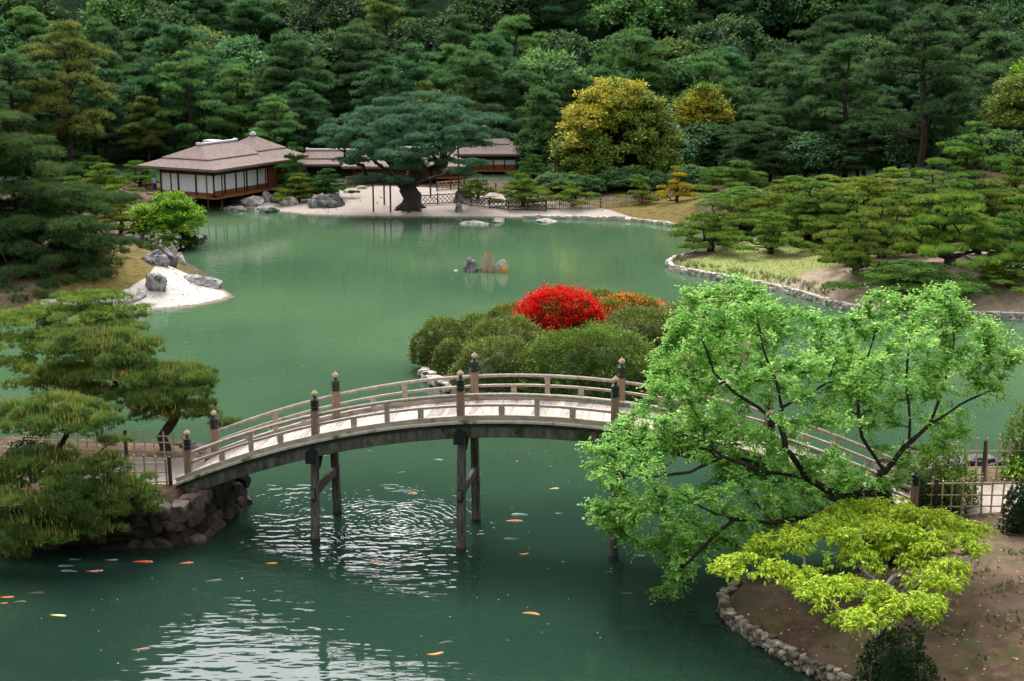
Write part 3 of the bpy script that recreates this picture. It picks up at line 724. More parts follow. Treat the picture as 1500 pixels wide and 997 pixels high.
# ------------------------------------------------------------------ stone abutment and shore facings
rs = np.random.default_rng(5)
def facing(name, label, pts, h0, h1, size, mat, thick, cat='stone wall', sub=2, jit=.05):
    pts = np.asarray(pts, float); o = thing(name, label, cat, (*pts[0][:2], 0))
    g = Geo(); stone_course(g, rs, pts, h0, h1, size, 0, thick, jit, sub)
    st = kid(g.build('stones', M[mat], o, (*pts[0][:2], 0), smooth=True)); st.data.set_sharp_from_angle(angle=math.radians(28)); return o
def dens(pts, st=.6):
    pts = np.asarray(pts, float); out = [pts[0]]
    for a, b in zip(pts[:-1], pts[1:]):
        k = max(1, int(np.linalg.norm(b - a) / st)); out += [a + (b - a) * i_ / k for i_ in range(1, k + 1)]
    return np.array(out)
facing('stone_abutment', 'rough dark boulder wall holding up the left end of the arched bridge', [(-30, 46.35), (-20, 46.35), (-11.5, 46.3), (-11.0, 47.5), (-10.5, 49.2), (-10.3, 50.4), (-11.0, 51.7), (-13, 53.2)], -.3, 1.62, .72, 'stone_dark', .36, sub=3, jit=.12)
facing('stone_abutment', 'stone facing under the right end of the arched bridge behind the spring green tree', [(13.4, 42.6), (12.3, 43.2), (12.2, 44.6), (12.8, 46.4), (13.2, 48.8), (14.4, 51.4)], -.3, 1.5, .8, 'stone_dark', .32, sub=2, jit=.08)
facing('stone_edging', 'curved edging of pale fist sized stones round the bare bank in the right foreground', dens(LDf[2:], .5), -.15, .46, .19, 'stone_pale', .12, 'stone edging', 2)
facing('stone_edging', 'pale stone edging along the grassy peninsula with clipped pines', dens(sh[39:], .8), -.12, .44, .30, 'stone_light', .15, 'stone edging', 2)
facing('stone_edging', 'low stone edging of the far shore in front of the bamboo fence', dens(sh[28:38], .8), -.1, .30, .55, 'stone_light', .25, 'stone edging', 2)
facing('stone_edging', 'pale rubble edging around the azalea island behind the bridge', dens(LC[:10], .6), -.1, .42, .42, 'stone_light', .26, 'stone edging', 2, .09)
facing('stone_edging', 'small stone edging below the flowering bush at the left inlet', dens(sh[13:17], .8), -.1, .40, .6, 'stone_light', .28, 'stone edging', 2)
facing('stone_edging', 'dark rubble bank beyond the path at the right end of the bridge', dens([(14.4, 52.2), (18, 53.5), (28, 54.3), (40, 54.4)], .8), -.1, .85, .5, 'rock_black', .3, 'stone edging', 2, .12)

# ------------------------------------------------------------------ rocks
rr = np.random.default_rng(21)
def rock(u, v, du, h, mat, label, depth=None, z=None, name='rock', flat=1.0, group=None, rot=None, base=None, sub=4, nplanes=18, rough=.10):
    if base is None:
        base = G(u, v, 0.25 if z is None else z); base[2] = TZ(base[0], base[1]) if z is None else z
    sc_ = 1 / ppm(base[1]); wx = du * sc_; wy = wx * .8 if depth is None else depth
    V, F = rock_shape(rr, sub, nplanes, rough); V = V - [V[:, 0].mean(), V[:, 1].mean(), 0]
    V = V / np.array([np.ptp(V[:, 0]) / 2, np.ptp(V[:, 1]) / 2, V[:, 2].max()])
    V[:, 2] = np.maximum(V[:, 2], -.35)
    g = Geo(); g.add(V * np.array([wx / 2, wy / 2, h]), F)
    o = g.build(name, M[mat], smooth=False); o.location = base; o.rotation_euler = (0, 0, rr.uniform(-.4, .4) if rot is None else rot)
    sm = o.data; sm.polygons.foreach_set('use_smooth', np.ones(len(sm.polygons), bool)); sm.set_sharp_from_angle(angle=math.radians(32))
    return tag(o, label, 'rock', group)
# left headland rocks
rock(229, 410, 52, .95, 'rock_grey', 'large grey boulder at the back of the white gravel beach, upper of two touching boulders', rot=.1)
rock(229, 434, 38, 1.0, 'rock_grey', 'blocky grey boulder half on the white gravel beach, below another boulder', rot=-.2)
rock(190, 442, 46, .6, 'rock_pale', 'low pinkish boulder at the left edge of the white gravel beach')
rock(248, 404, 26, .75, 'rock_black', 'dark speckled boulder at the back edge of the headland')
rock(298, 418, 80, .7, 'rock_grey', 'long sloping grey rock running down to the tip of the white beach', depth=2.6, rot=-.55)
rock(263, 398, 24, .8, 'rock_pale', 'pale rounded rock between the speckled boulder and the long sloping rock')
rock(238, 390, 40, .85, 'rock_grey', 'brownish grey boulder at the water behind the small dark shrub')
rock(190, 384, 40, .65, 'rock_black', 'dark flat rock under the edge of the dark pine on the headland')
rock(252, 384, 18, .95, 'rock_pale', 'pale leaning rock at the back shore of the headland')
rock(300, 351, 12, .35, 'rock_black', 'small dark rock standing alone in the water off the flowering bush', z=0.0)
rock(277, 358, 16, .5, 'rock_pale', 'pale stone at the foot of the flowering bush')
rock(160, 452, 24, .55, 'rock_pale', 'pale stone at the waterline seen between the pine pads')
# far shore rocks in front of the tea house
rock(332, 304, 34, 1.25, 'rock_grey', 'rounded grey boulder at the foot of the tea house veranda')
rock(312, 305, 10, .7, 'rock_pale', 'small pale stone left of the veranda boulder')
rock(350, 297, 28, 1.2, 'rock_black', 'dark cracked rock behind the veranda boulder')
rock(371, 300, 36, .9, 'rock_pale', 'wide pale rock on the shore right of the veranda boulder')
rock(391, 310, 42, .55, 'rock_grey', 'flat grey slab at the waterline below the tea house', z=.05)
rock(350, 308, 24, .4, 'rock_pale', 'low pale slab in the water below the tea house', z=.02)
rock(391, 297, 26, 1.0, 'rock_grey', 'brown grey rock behind the flat slab')
rock(408, 299, 24, 1.0, 'rock_black', 'dark pointed rock under the small clipped pine by the tea house')
rock(425, 301, 32, .75, 'rock_pale', 'pale sloping rock right of the small clipped pine by the tea house')
rock(488, 304, 44, 1.1, 'rock_black', 'big dark boulder on the gravel shore left of the old pine')
rock(461, 305, 24, .8, 'rock_grey', 'dark grey boulder touching the big dark boulder on the gravel shore')
rock(681, 297, 24, 1.3, 'rock_black', 'dark standing stone on the gravel right of the old pine')
rock(672, 314, 14, 1.15, 'rock_grey', 'pointed pale grey stone at the waterline right of the old pine', z=.05)
rock(672, 302, 18, .7, 'rock_grey', 'squat grey stone beside the dark standing stone')
rock(530, 288, 20, .3, 'rock_pale', 'flat stepping stone on the gravel in front of the main house')
rock(806, 308, 20, .18, 'rock_pale', 'flat slab in the ochre ground before the bamboo fence')
# stepping stones in the water
rock(696, 329, 44, .26, 'rock_pale', 'wide flat pale stone lying in the water off the far shore', z=.0, depth=1.8, rot=0)
rock(731, 325, 18, .42, 'rock_pale', 'small round pale stone in the water between two flat ones', z=.0, depth=1.5)
rock(801, 325, 32, .28, 'rock_pale', 'flat pale stone in the water, rightmost off the far shore', z=.0, depth=1.5, rot=0)
# islet rocks in mid pond
IY = G(715, 397)[1]
rock(689, 398, 22, 1.05, 'rock_grey', 'grey pointed rock at the left of the small islet in mid pond', z=0, rot=.1)
rock(710, 398, 9.5, 1.4, 'rock_orange', 'slim orange lichened rock spire in mid pond, left of the two spires', z=0)
rock(719.5, 398, 9.5, 1.45, 'rock_orange', 'slim orange lichened rock spire in mid pond, right of the two spires', z=0)
rock(737, 398, 24, .95, 'rock_orange', 'lumpy brown and orange rock at the right end of the mid pond islet', z=0, rough=.2)
rock(702, 398, 6, .26, 'rock_grey', 'tiny dark rock between the grey rock and the orange spires', z=0)
rock(667, 397, 7, .12, 'rock_pale', 'tiny pale stone just breaking the water left of the islet', z=0)
# at the abutment foot
rock(346, 733, 26, .85, 'stone_dark', 'rounded brown boulder in the water at the corner of the bridge abutment', z=0)
rock(357, 737, 14, .3, 'rock_grey', 'small wet stone at the foot of the bridge abutment', z=0)
rock(343, 712, 22, 1.2, 'stone_dark', 'brown boulder stacked behind the corner of the bridge abutment', z=.4)

# ------------------------------------------------------------------ bamboo fences
def bamboo_fence(label, a, b, hz, h, n, rails, rng, tall_every=0, posts=()):
    a = np.asarray(a, float); b = np.asarray(b, float); o = thing('bamboo_fence', label, 'fence', a); O = np.asarray(o.location[:])
    d = b - a; Ln = np.linalg.norm(d); dn = d / Ln; s_ = np.array([-dn[1], dn[0], 0])
    for k in range(n):
        q = (k + .5) / n; p = a + d * q; g = Geo()
        tube(g, [p + s_ * .03 * (-1) ** k - [0, 0, .2], p + s_ * .03 * (-1) ** k + np.array([rng.normal() * .02, 0, h * rng.uniform(.9, 1.06)])], .034, 6, 0, rng.uniform()); kid(g.build('bamboo_pole', M['bamboo'], o, O))
    for z in rails:
        g = Geo(); tube(g, [a + [0, 0, z + rng.normal() * .01], (a + b) / 2 + [0, 0, z + rng.normal() * .015], b + [0, 0, z + rng.normal() * .01]], .030, 6, 0, rng.uniform(.2, .8)); kid(g.build('bamboo_rail', M['bamboo'], o, O))
    for q in posts:
        p = a + d * q; g = Geo(); tube(g, [p - [0, 0, .4], p + [0, 0, h * .98]], .07, 9, 0, .5); kid(g.build('fence_post', M['wood_dark'], o, O))
    return o
rf = np.random.default_rng(9)
zA = 1.72
bamboo_fence('front bamboo lattice fence beside the path at the left end of the bridge', (-16.6, 47.55, zA), (-12.1, 47.7, zA), zA, 1.08, 12, (.12, .48, .82), rf, posts=(.985,))
bamboo_fence('rear bamboo lattice fence along the water behind the path left of the bridge', (-18.5, 51.2, zA), (-12.2, 50.7, zA), zA, 1.10, 17, (.25, .62, .88), rf, posts=(.62,))
bamboo_fence('bamboo fence piece half hidden by the candle covered pine at far left', (-23.5, 47.5, zA), (-16.9, 47.5, zA), zA, 1.0, 15, (.12, .48, .82), rf)
zD = TZ(17.2, 45.7)
bamboo_fence('front bamboo lattice fence along the path right of the spring green tree', (14.2, 45.75, zD), (20.5, 45.9, zD), zD, 1.22, 18, (.2, .62, 1.05), rf, posts=(.05, .52))
bamboo_fence('tall bamboo frame fence on the far side of the right hand path', (14.6, 49.3, zD), (21.5, 49.5, zD), zD, 1.5, 18, (.45, 1.05), rf, posts=(.4,))

# lattice fences on the far shore
def lattice_fence(label, pts, h, pitch, post_every, mat, pmat, cat='fence'):
    pts = np.asarray(pts, float); o = thing('lattice_fence', label, cat, pts[0]); O = pts[0]
    g = Geo(); npost = []
    for a, b in zip(pts[:-1], pts[1:]):
        d = b - a; Ln = np.linalg.norm(d); dn = d / Ln; k = int(Ln / pitch)
        for i_ in range(-2, k + 1):
            for sg in (1, -1):
                x0 = i_ * pitch if sg > 0 else i_ * pitch + h * .85; x1 = x0 + sg * h * .85
                q0, q1 = np.clip(x0, 0, Ln), np.clip(x1, 0, Ln)
                if abs(q1 - q0) < .05: continue
                z0 = .08 + abs(q0 - x0); z1 = .08 + abs(q1 - x0)
                beam(g, a + dn * q0 + [0, 0, z0], a + dn * q1 + [0, 0, z1], .035, .05, 0, rf.uniform())
        for z in (.08, h * .95): beam(g, a + [0, 0, z], b + [0, 0, z], .05, .07, 0, .4)
        m_ = max(1, int(round(Ln / post_every))); npost += [a + d * i_ / m_ for i_ in range(m_)]
    npost.append(pts[-1]); kid(g.build('lattice', M[mat], o, O))
    for p in npost:
        g = Geo(); tube(g, [p - [0, 0, .5], p + [0, 0, h * 1.12]], .065, 7); kid(g.build('fence_post', M[pmat], o, O))
    return o
def onland(u, v, zz=.8):
    p = G(u, v, zz); p[2] = TZ(p[0], p[1]); return p
lattice_fence('brown diamond lattice fence on the far gravel shore right of the old pine', [onland(614, 296), onland(668, 294), onland(690, 297), onland(745, 301), onland(800, 302)], .95, .42, 1.7, 'house_dark', 'wood_dark')
lattice_fence('light lattice fence behind the brown one, in front of the main house', [onland(640, 283), onland(700, 280), onland(740, 287)], .9, .42, 1.7, 'bamboo', 'wood_dark')
def picket(label, pts, h, gap):
    pts = np.asarray(pts, float); o = thing('picket_fence', label, 'fence', pts[0]); g = Geo()
    for a, b in zip(pts[:-1], pts[1:]):
        d = b - a; Ln = np.linalg.norm(d); k = int(Ln / gap)
        for i_ in range(k): p = a + d * i_ / k; box(g, p + [0, 0, h / 2], (.045, .03, h / 2 * rf.uniform(.9, 1.1)), 0, rf.uniform())
        for z in (h * .35, h * .8): beam(g, a + [0, -.05, z], b + [0, -.05, z], .05, .05, 0, .4)
    kid(g.build('slat_panel', M['bamboo'], o, pts[0]))
    for a, b in zip(pts[:-1], pts[1:]):
        for q in np.linspace(0, 1, max(2, int(np.linalg.norm(b - a) / 2.2))):
            p = a + (b - a) * q; g = Geo(); tube(g, [p - [0, 0, .3], p + [0, 0, h * 1.05]], .06, 7); kid(g.build('fence_post', M['wood_dark'], o, pts[0]))
picket('tan bamboo slat fence along the ochre bank below the golden tree', [onland(742, 297), onland(820, 299), onland(880, 300), onland(940, 298), onland(1010, 290)], .85, .17)

# ------------------------------------------------------------------ koi
rk = np.random.default_rng(33)
koi_cache = {}
def koi(u, v, Lpx, ang, kind, label):
    p = G(u, v, 0); Ln = Lpx / ppm(p[1], 0) * 1.0
    key = (kind, round(rk.uniform(0, 3)))
    if key not in koi_cache:
        g = Geo(); n = 14; k = 10; V = []; bend = rk.uniform(-.12, .12)
        for i_ in range(n):
            q = i_ / (n - 1); r = (.5 * math.sin(math.pi * min(1, q * 1.02) ** .62) ** .8 * .22 + .012) * (1 if q < .8 else 1)
            yb = bend * math.sin(q * 3.4)
            V.append([(.5 - q * .86, yb + r * .62 * math.cos(a), r * .62 * math.sin(a)) for a in np.arange(k) * 2 * math.pi / k])
        V = np.array(V).reshape(-1, 3); ii, jj = np.meshgrid(np.arange(n - 1), np.arange(k), indexing='ij'); jn = (jj + 1) % k
        g.add(V, np.stack([ii * k + jj, (ii + 1) * k + jj, (ii + 1) * k + jn, ii * k + jn], -1).reshape(-1, 4))
        yt = bend * math.sin(3.4)
        g.add([(-.34, yt, .012), (-.5, yt + .075, .008), (-.455, yt, .012), (-.5, yt - .07, .008)], [[0, 1, 2], [0, 2, 3]])
        for sg in (1, -1): g.add([(.26, .06 * sg, .0), (.16, .155 * sg, -.003), (.12, .12 * sg, -.003), (.17, .06 * sg, 0)], [[0, 1, 2, 3]] if sg > 0 else [[3, 2, 1, 0]])
        koi_cache[key] = g.build('koi', M['koi_' + kind], smooth=True); o = koi_cache[key]
    else:
        o = koi_cache[key].copy(); COL.objects.link(o)
    o.location = (p[0], p[1], -.020 * Ln - .002); o.rotation_euler = (0, 0, math.radians(ang)); o.scale = (Ln, Ln, Ln)
    return tag(o, label, 'fish', 'koi swimming in the pond')
K = [(205, 822, 40, 0, 'red', 'red and white koi below the dark stone bank, brightest of its row'), (135, 835, 34, 5, 'red', 'deep orange koi with a pale tail under the dark bank'),
     (113, 819, 26, 180, 'white', 'faint white koi in the shade under the bank, uppermost left'), (160, 819, 28, 0, 'white', 'faint white koi between two others under the dark bank'), (105, 836, 36, 175, 'white', 'pale ghostly koi just left of the deep orange one'), (100, 828, 32, 185, 'white', 'dim white koi in the darkest water by the left bank'),
     (270, 824, 28, 12, 'red', 'spotted orange koi in front of the corner of the stone bank'), (8, 873, 28, 3, 'orange', 'bright orange koi at the left edge of the photo'), (4, 882, 16, 5, 'orange', 'small orange koi cut by the left edge below the bright one'), (26, 881, 26, 8, 'brown', 'thin brown orange koi just right of the left edge'), (48, 868, 34, 8, 'black', 'dark koi with an orange fleck near the left edge'),
     (82, 900, 34, -10, 'gold', 'pale yellow koi alone in the dark lower left water'), (310, 850, 34, 14, 'black', 'dark koi in the green water left of the rippled area'), (203, 950, 36, 14, 'brown', 'brown koi above the white reflection at bottom left'),
     (395, 824, 24, 3, 'orange', 'faint orange koi in the rippled water left of the first trestle'), (507, 822, 12, 40, 'red', 'small red koi beside the second leg of the left trestle'), (634, 956, 34, 15, 'orange', 'orange koi at the bottom centre of the photo'), (650, 941, 30, 17, 'black', 'dark koi just above the orange one at bottom centre'),
     (774, 898, 36, -14, 'orange', 'long orange gold koi in open water right of the middle trestle'), (765, 810, 20, 12, 'orange', 'orange koi just right of the foot of the middle trestle'), (750, 762, 32, -2, 'red', 'white and orange koi below the white one, right of the middle trestle'), (765, 753, 34, 178, 'white', 'slim white koi right of the middle trestle'), (752, 788, 30, 178, 'black', 'dark slim koi below the white and orange koi'),
     (810, 715, 20, 14, 'gold', 'pale peach koi under the bridge arch'), (756, 674, 8, -50, 'orange', 'small curled orange koi near the bridge girder'), (657, 759, 14, 8, 'orange', 'small orange koi left of the middle trestle leg'), (602, 722, 20, 4, 'orange', 'orange koi among small ripples between the left trestles'), (640, 672, 20, -18, 'white', 'white koi under the arch left of the middle trestle'), (586, 691, 18, 22, 'black', 'dark koi breaking the surface between the left trestles'),
     (553, 822, 22, 178, 'orange', 'faint orange koi inside the big ripple rings'), (935, 813, 22, 3, 'white', 'white koi beside the foot of the right trestle'), (890, 837, 18, -6, 'black', 'dark koi left of the foot of the right trestle'), (915, 868, 24, -10, 'black', 'dark koi in the reflection of the right trestle'), (915, 738, 10, 10, 'orange', 'small orange koi behind the right trestle leaves'), (820, 751, 14, 170, 'white', 'dim pale koi in deep water between middle and right trestle')]
for k in K: koi(*k)

# floating petals and leaf scraps
g = Geo(); rp = np.random.default_rng(4); P = []
for u0, v0, u1, v1, n in ((560, 395, 1000, 560, 150), (600, 640, 1000, 960, 60), (60, 840, 420, 980, 22), (230, 480, 620, 640, 60), (880, 340, 1000, 430, 60)):
    for _ in range(n): P.append(G(rp.uniform(u0, u1), rp.uniform(v0, v1), .006))
P = np.array(P); P = P[(sdf(P[:, 0], P[:, 1], LC) < -.3) & (sdf(P[:, 0], P[:, 1], LB) < -.3)]
a = rp.uniform(0, 6.28, len(P)); leaves(g, rp, P, np.stack([np.cos(a), np.sin(a), 0 * a], -1), .06, .02, 0, None, 0)
pet = g.build('floating_petals', foliage('petal_scraps', [(0, (.40, .36, .12)), (.5, (.55, .50, .30)), (1, (.68, .66, .55))], 0)); tag(pet, 'tiny pale petals and leaf scraps floating on the green water', 'petals', kind='stuff')

# fallen leaves and grass tufts on the banks
def scatter(n, poly, z=1.0):
    lo, hi = poly.min(0), poly.max(0); q = rp.uniform(lo, hi, (n * 4, 2)); q = q[sdf(q[:, 0], q[:, 1], poly) > .1][:n]
    h = terrain(q[:, 0], q[:, 1])[0]; return np.stack([q[:, 0], q[:, 1], h], -1)
BANK = np.array([(9.0, 39.5), (8.6, 37), (9.3, 34.8), (12, 32.0), (25, 30), (25, 45.4), (14.5, 45.2), (12, 43)], float)
P = scatter(900, BANK); P = P[P[:, 2] > .3] + [0, 0, .03]; a = rp.uniform(0, 6.28, len(P)); g = Geo()
leaves(g, rp, P, np.stack([np.cos(a), np.sin(a), rp.normal(size=len(P)) * .3], -1), .11, .032, 0)
tag(g.build('fallen_leaves', foliage('fallen_leaf', [(0, (.22, .10, .03)), (.5, (.42, .25, .08)), (1, (.62, .48, .22))], .1)), 'dry yellow and brown leaves scattered on the bare bank at lower right', 'leaves', kind='stuff')
g = Geo()
def tufts_on(poly, n, k, Lh, clus=0):
    P = scatter(n, poly)
    if clus: P = P[np.array([noise.noise(Vector((x * .8, y * .8, 5))) for x, y, _ in P]) > clus]
    P = P[P[:, 2] > .25]; needles(g, rp, P, np.tile([0, 0, 1.0], (len(P), 1)), Lh, k, .5, .010, 0, rp.uniform(0, .7, len(P)))
tufts_on(BANK, 5200, 7, .13, .08)
tufts_on(GRASS, 2600, 5, .07); tufts_on(np.concatenate([sh[40:49], sh[40:49][::-1] + [1.2, 1.6]]), 900, 9, .30, -.1)
tag(g.build('grass_tufts', foliage('grass_blades', [(0, (.05, .085, .018)), (.6, (.13, .20, .04)), (1, (.28, .32, .09))], .2)), 'short grass tufts growing on the banks and along the stone edging', 'grass', kind='stuff')

# loose pebbles on the gravel shores
g = Geo(); V1, F1 = ico(1)
for poly, n in ((BEACH, 260), (FARG, 320)):
    Q = scatter(n, poly)
    for q in Q:
        s_ = rp.uniform(.03, .09) if poly is BEACH else rp.uniform(.05, .15); g.add(V1 * (rp.uniform(.6, 1.2, 3) * [s_, s_, s_ * .6]) + q, F1, 0, rp.uniform())
tag(g.build('pebbles', M['stone_light'], smooth=True), 'loose pebbles lying on the gravel beach and the far shore', 'pebbles', kind='stuff')
# ------------------------------------------------------------------ houses
def hip_roof(root, O, a, b, S, T, ze, zr, i0, i1, name='roof', two=True, inset=None):
    """hipped shingle roof on rectangle O + a*[0,S] + b*[0,T]; ridge along b from i0 to T-i1"""
    O = np.asarray(O, float); g = Geo(); RO = np.asarray(root.location[:])
    def ringp(f, z):
        s0, s1 = f * S / 2, S - f * S / 2; t0, t1 = f * i0, T - f * i1
        return np.array([O + a * s + b * t + EZ * (z - O[2]) for s, t in ((s0, t0), (s1, t0), (s1, t1), (s0, t1))])
    prof = lambda f: ze + (zr - ze) * (.80 * f + .20 * f * f)
    fb = .40
    rings = [ringp(.045, ze - .30), ringp(0, ze - .20), ringp(0, ze)] + [ringp(f, prof(f)) for f in np.linspace(.08, fb, 5)]
    if two: rings += [ringp(fb + .004, prof(fb) + .13)] + [ringp(f, prof(f) + .13) for f in np.linspace(fb + .08, 1, 7)]
    else: rings += [ringp(f, prof(f)) for f in np.linspace(fb + .08, 1, 7)]
    V = np.concatenate(rings); n = len(rings); i, j = np.meshgrid(np.arange(n - 1), np.arange(4), indexing='ij'); jn = (j + 1) % 4
    g.add(V, np.stack([i * 4 + j, i * 4 + jn, (i + 1) * 4 + jn, (i + 1) * 4 + j], -1).reshape(-1, 4)); g.add(rings[0], [[3, 2, 1, 0]])
    r = kid(g.build(name, M['roof'], root, RO))
    zt = prof(1) + (.13 if two else 0); p0, p1 = O + a * S / 2 + b * i0, O + a * S / 2 + b * (T - i1); p0[2] = p1[2] = zt + .1
    g = Geo()
    if np.linalg.norm(p1 - p0) > .6:
        beam(g, p0 - b * .15 - EZ * .04, p1 + b * .15 - EZ * .04, .36, .17); 
        for e in (p0, p1): beam(g, e - b * .16, e + b * .16, .46, .24)
    else: obox(g, p0, np.array([a, b, EZ]), (.24, .24, .13)); obox(g, p0 + EZ * .17, np.array([a, b, EZ]), (.15, .15, .06))
    kid(g.build('ridge_cap', M['roof_tile_white'], r, RO, bevel=.03))
    return r

def wall_face(root, p0, d, nrm, n, bay, zf, zt, low=.42, open_from=99, dark_from=99):
    """a veranda face of n bays: paper screens above a timber band, dark posts in front"""
    RO = np.asarray(root.location[:])
    for k in range(n):
        c = p0 + d * (k + .5) * bay
        g = Geo(); zc = (zf + low + zt - .62) / 2; h_ = (zt - .62 - zf - low) / 2
        if k < open_from:
            for q in (-.25, .25):
                obox(g, np.array([*(c + d * q * bay)[:2], zc]) - nrm * .1, np.array([d, nrm, EZ]), (bay * .242, .03, h_))
            kid(g.build('paper_screen', M['plaster'] if k < dark_from else M['house_wood'], root, RO))
            g = Geo(); obox(g, np.array([*c[:2], zf + low / 2]) - nrm * .09, np.array([d, nrm, EZ]), (bay * .48, .045, low / 2 - .01)); kid(g.build('screen_base_panel', M['house_wood'], root, RO))
    for k in range(n + 1):
        c = p0 + d * k * bay
        for off, w_ in ((0, .055), (1.0, .045)):
            if off and (k % 2): continue
            q = c + nrm * off; g = Geo(); obox(g, np.array([q[0], q[1], (zf + zt) / 2 - .1]), np.array([d, nrm, EZ]), (w_, w_, (zt - zf) / 2 + .1)); kid(g.build('pillar', M['house_dark'], root, RO))
    Ln = n * bay
    g = Geo(); c = p0 + d * Ln / 2 - nrm * .1; obox(g, np.array([c[0], c[1], zt - .32]), np.array([d, nrm, EZ]), (Ln / 2 + .1, .1, .36)); kid(g.build('lintel_eave_shade', M['house_dark'], root, RO))  # lintel deepened so its dark timber also stands for the eave shadow
    g = Geo(); c = p0 + d * Ln / 2 + nrm * .5; obox(g, np.array([c[0], c[1], zf - .07]), np.array([d, nrm, EZ]), (Ln / 2 + .9, .62, .07)); kid(g.build('veranda_floor', M['house_wood'], root, RO))
    for k in range(0, n + 1, 2):
        q = p0 + d * k * bay + nrm * .9; g = Geo(); box(g, (q[0], q[1], zf - .75), (.07, .07, .62)); kid(g.build('floor_post', M['house_dark'], root, RO))

# lakeside pavilion
ANG = math.radians(28); av = np.array([-math.cos(ANG), math.sin(ANG), 0]); bv = np.array([math.sin(ANG), math.cos(ANG), 0])
Wc = G(314, 291, 1.15); ov = 1.55
RO_ = Wc - av * ov - bv * ov; ze = Y(316, 252, RO_[1])[2] + .15; zr = Y(300, 211, RO_[1] + 8)[2]
pav = thing('tea_house', 'lakeside pavilion with brown shingle hipped roof and white paper screens over the pond edge', 'house', (Wc[0], Wc[1], .8))
RO_[2] = ze
hip_roof(pav, RO_, av, bv, 9.6, 11.6, ze, zr, 3.5, 2.6)
p2 = RO_ + bv * 7.6 + av * .45; ztop = Y(367, 200, RO_[1] + 12)[2]
hip_roof(pav, p2, av, bv, 8.0, 7.6, ze + .1, ztop, 3.8, 3.8)
pk = Y(315, 207, RO_[1] + 9); g = Geo(); obox(g, (pk[0] - 1, pk[1] + 3.5, zr - .45), np.array([av, bv, EZ]), (.7, .45, .3)); obox(g, (pk[0] - 1, pk[1] + 3.5, zr - .1), np.array([av, bv, EZ]), (.8, .55, .08)); kid(g.build('smoke_vent', M['roof_tile_white'], pav, np.asarray(pav.location[:])))
zf = 1.35
wall_face(pav, Wc + EZ * 0, av, -bv, 3, 2.16, zf, ze - .1, low=.26)
wall_face(pav, Wc + EZ * 0, bv, -av, 6, 1.65, zf, ze - .1, dark_from=5)
g = Geo(); c = Wc + av * 3.2 + bv * 5.6; obox(g, (c[0], c[1], (zf + ze) / 2), np.array([av, bv, EZ]), (3.0, 5.3, (ze - zf) / 2)); kid(g.build('wall', M['house_dark'], pav, np.asarray(pav.location[:])))
g = Geo(); c = Wc + bv * 10.3 - av * 1.0; obox(g, (c[0], c[1], (zf + ze) / 2 - .3), np.array([av, bv, EZ]), (1.3, .06, (ze - zf) / 2)); kid(g.build('timber_partition', M['house_wood'], pav, np.asarray(pav.location[:])))

def simple_house(name, label, u0, u1, ybase, depth, veave, vridge, inset, face=None, yaw=0.0, zfl=1.6, zlow=None):
    a_ = np.array([math.cos(yaw), math.sin(yaw), 0]); b_ = np.array([-math.sin(yaw), math.cos(yaw), 0])
    p0 = Y(u0, veave, ybase); x1 = Y(u1, veave, ybase)[0]; S = (x1 - p0[0]) / math.cos(yaw); ze = p0[2]; zr = Y((u0 + u1) / 2, vridge, ybase + depth / 2)[2]
    o = thing(name, label, 'house', (p0[0] + S / 2, ybase + depth / 2, 1.0))
    # ridge runs along the long side
    hip_roof(o, p0 + a_ * S, b_, -a_, depth, S, ze, zr, inset, inset)
    RO = np.asarray(o.location[:]); g = Geo(); c = p0 + a_ * S / 2 + b_ * depth / 2
    obox(g, (c[0], c[1], (ze + .8) / 2), np.array([a_, b_, EZ]), (S / 2 - 1.3, depth / 2 - 1.3, (ze - .8) / 2)); kid(g.build('wall', M['house_dark'], o, RO))
    if face: wall_face(o, p0 + a_ * 1.2 + b_ * 1.15, a_, -b_, face, (S - 2.4) / face, zfl, ze - .05, low=.5)
    return o
simple_house('corridor_wing', 'low shingle roofed wing with a white tiled ridge linking pavilion and main house', 428, 548, 148, 6.0, 241, 222, 1.2)
simple_house('main_house', 'wide main house with shingle roof and white screens half hidden by the old pine', 500, 682, 143.5, 8.5, 244, 219, 3.6, 9, zfl=1.9)
simple_house('rear_house', 'taller rear house whose brown shingle gable rises right of the old pine', 640, 772, 150, 9.5, 226, 190, 4.6, 6, zfl=1.9)

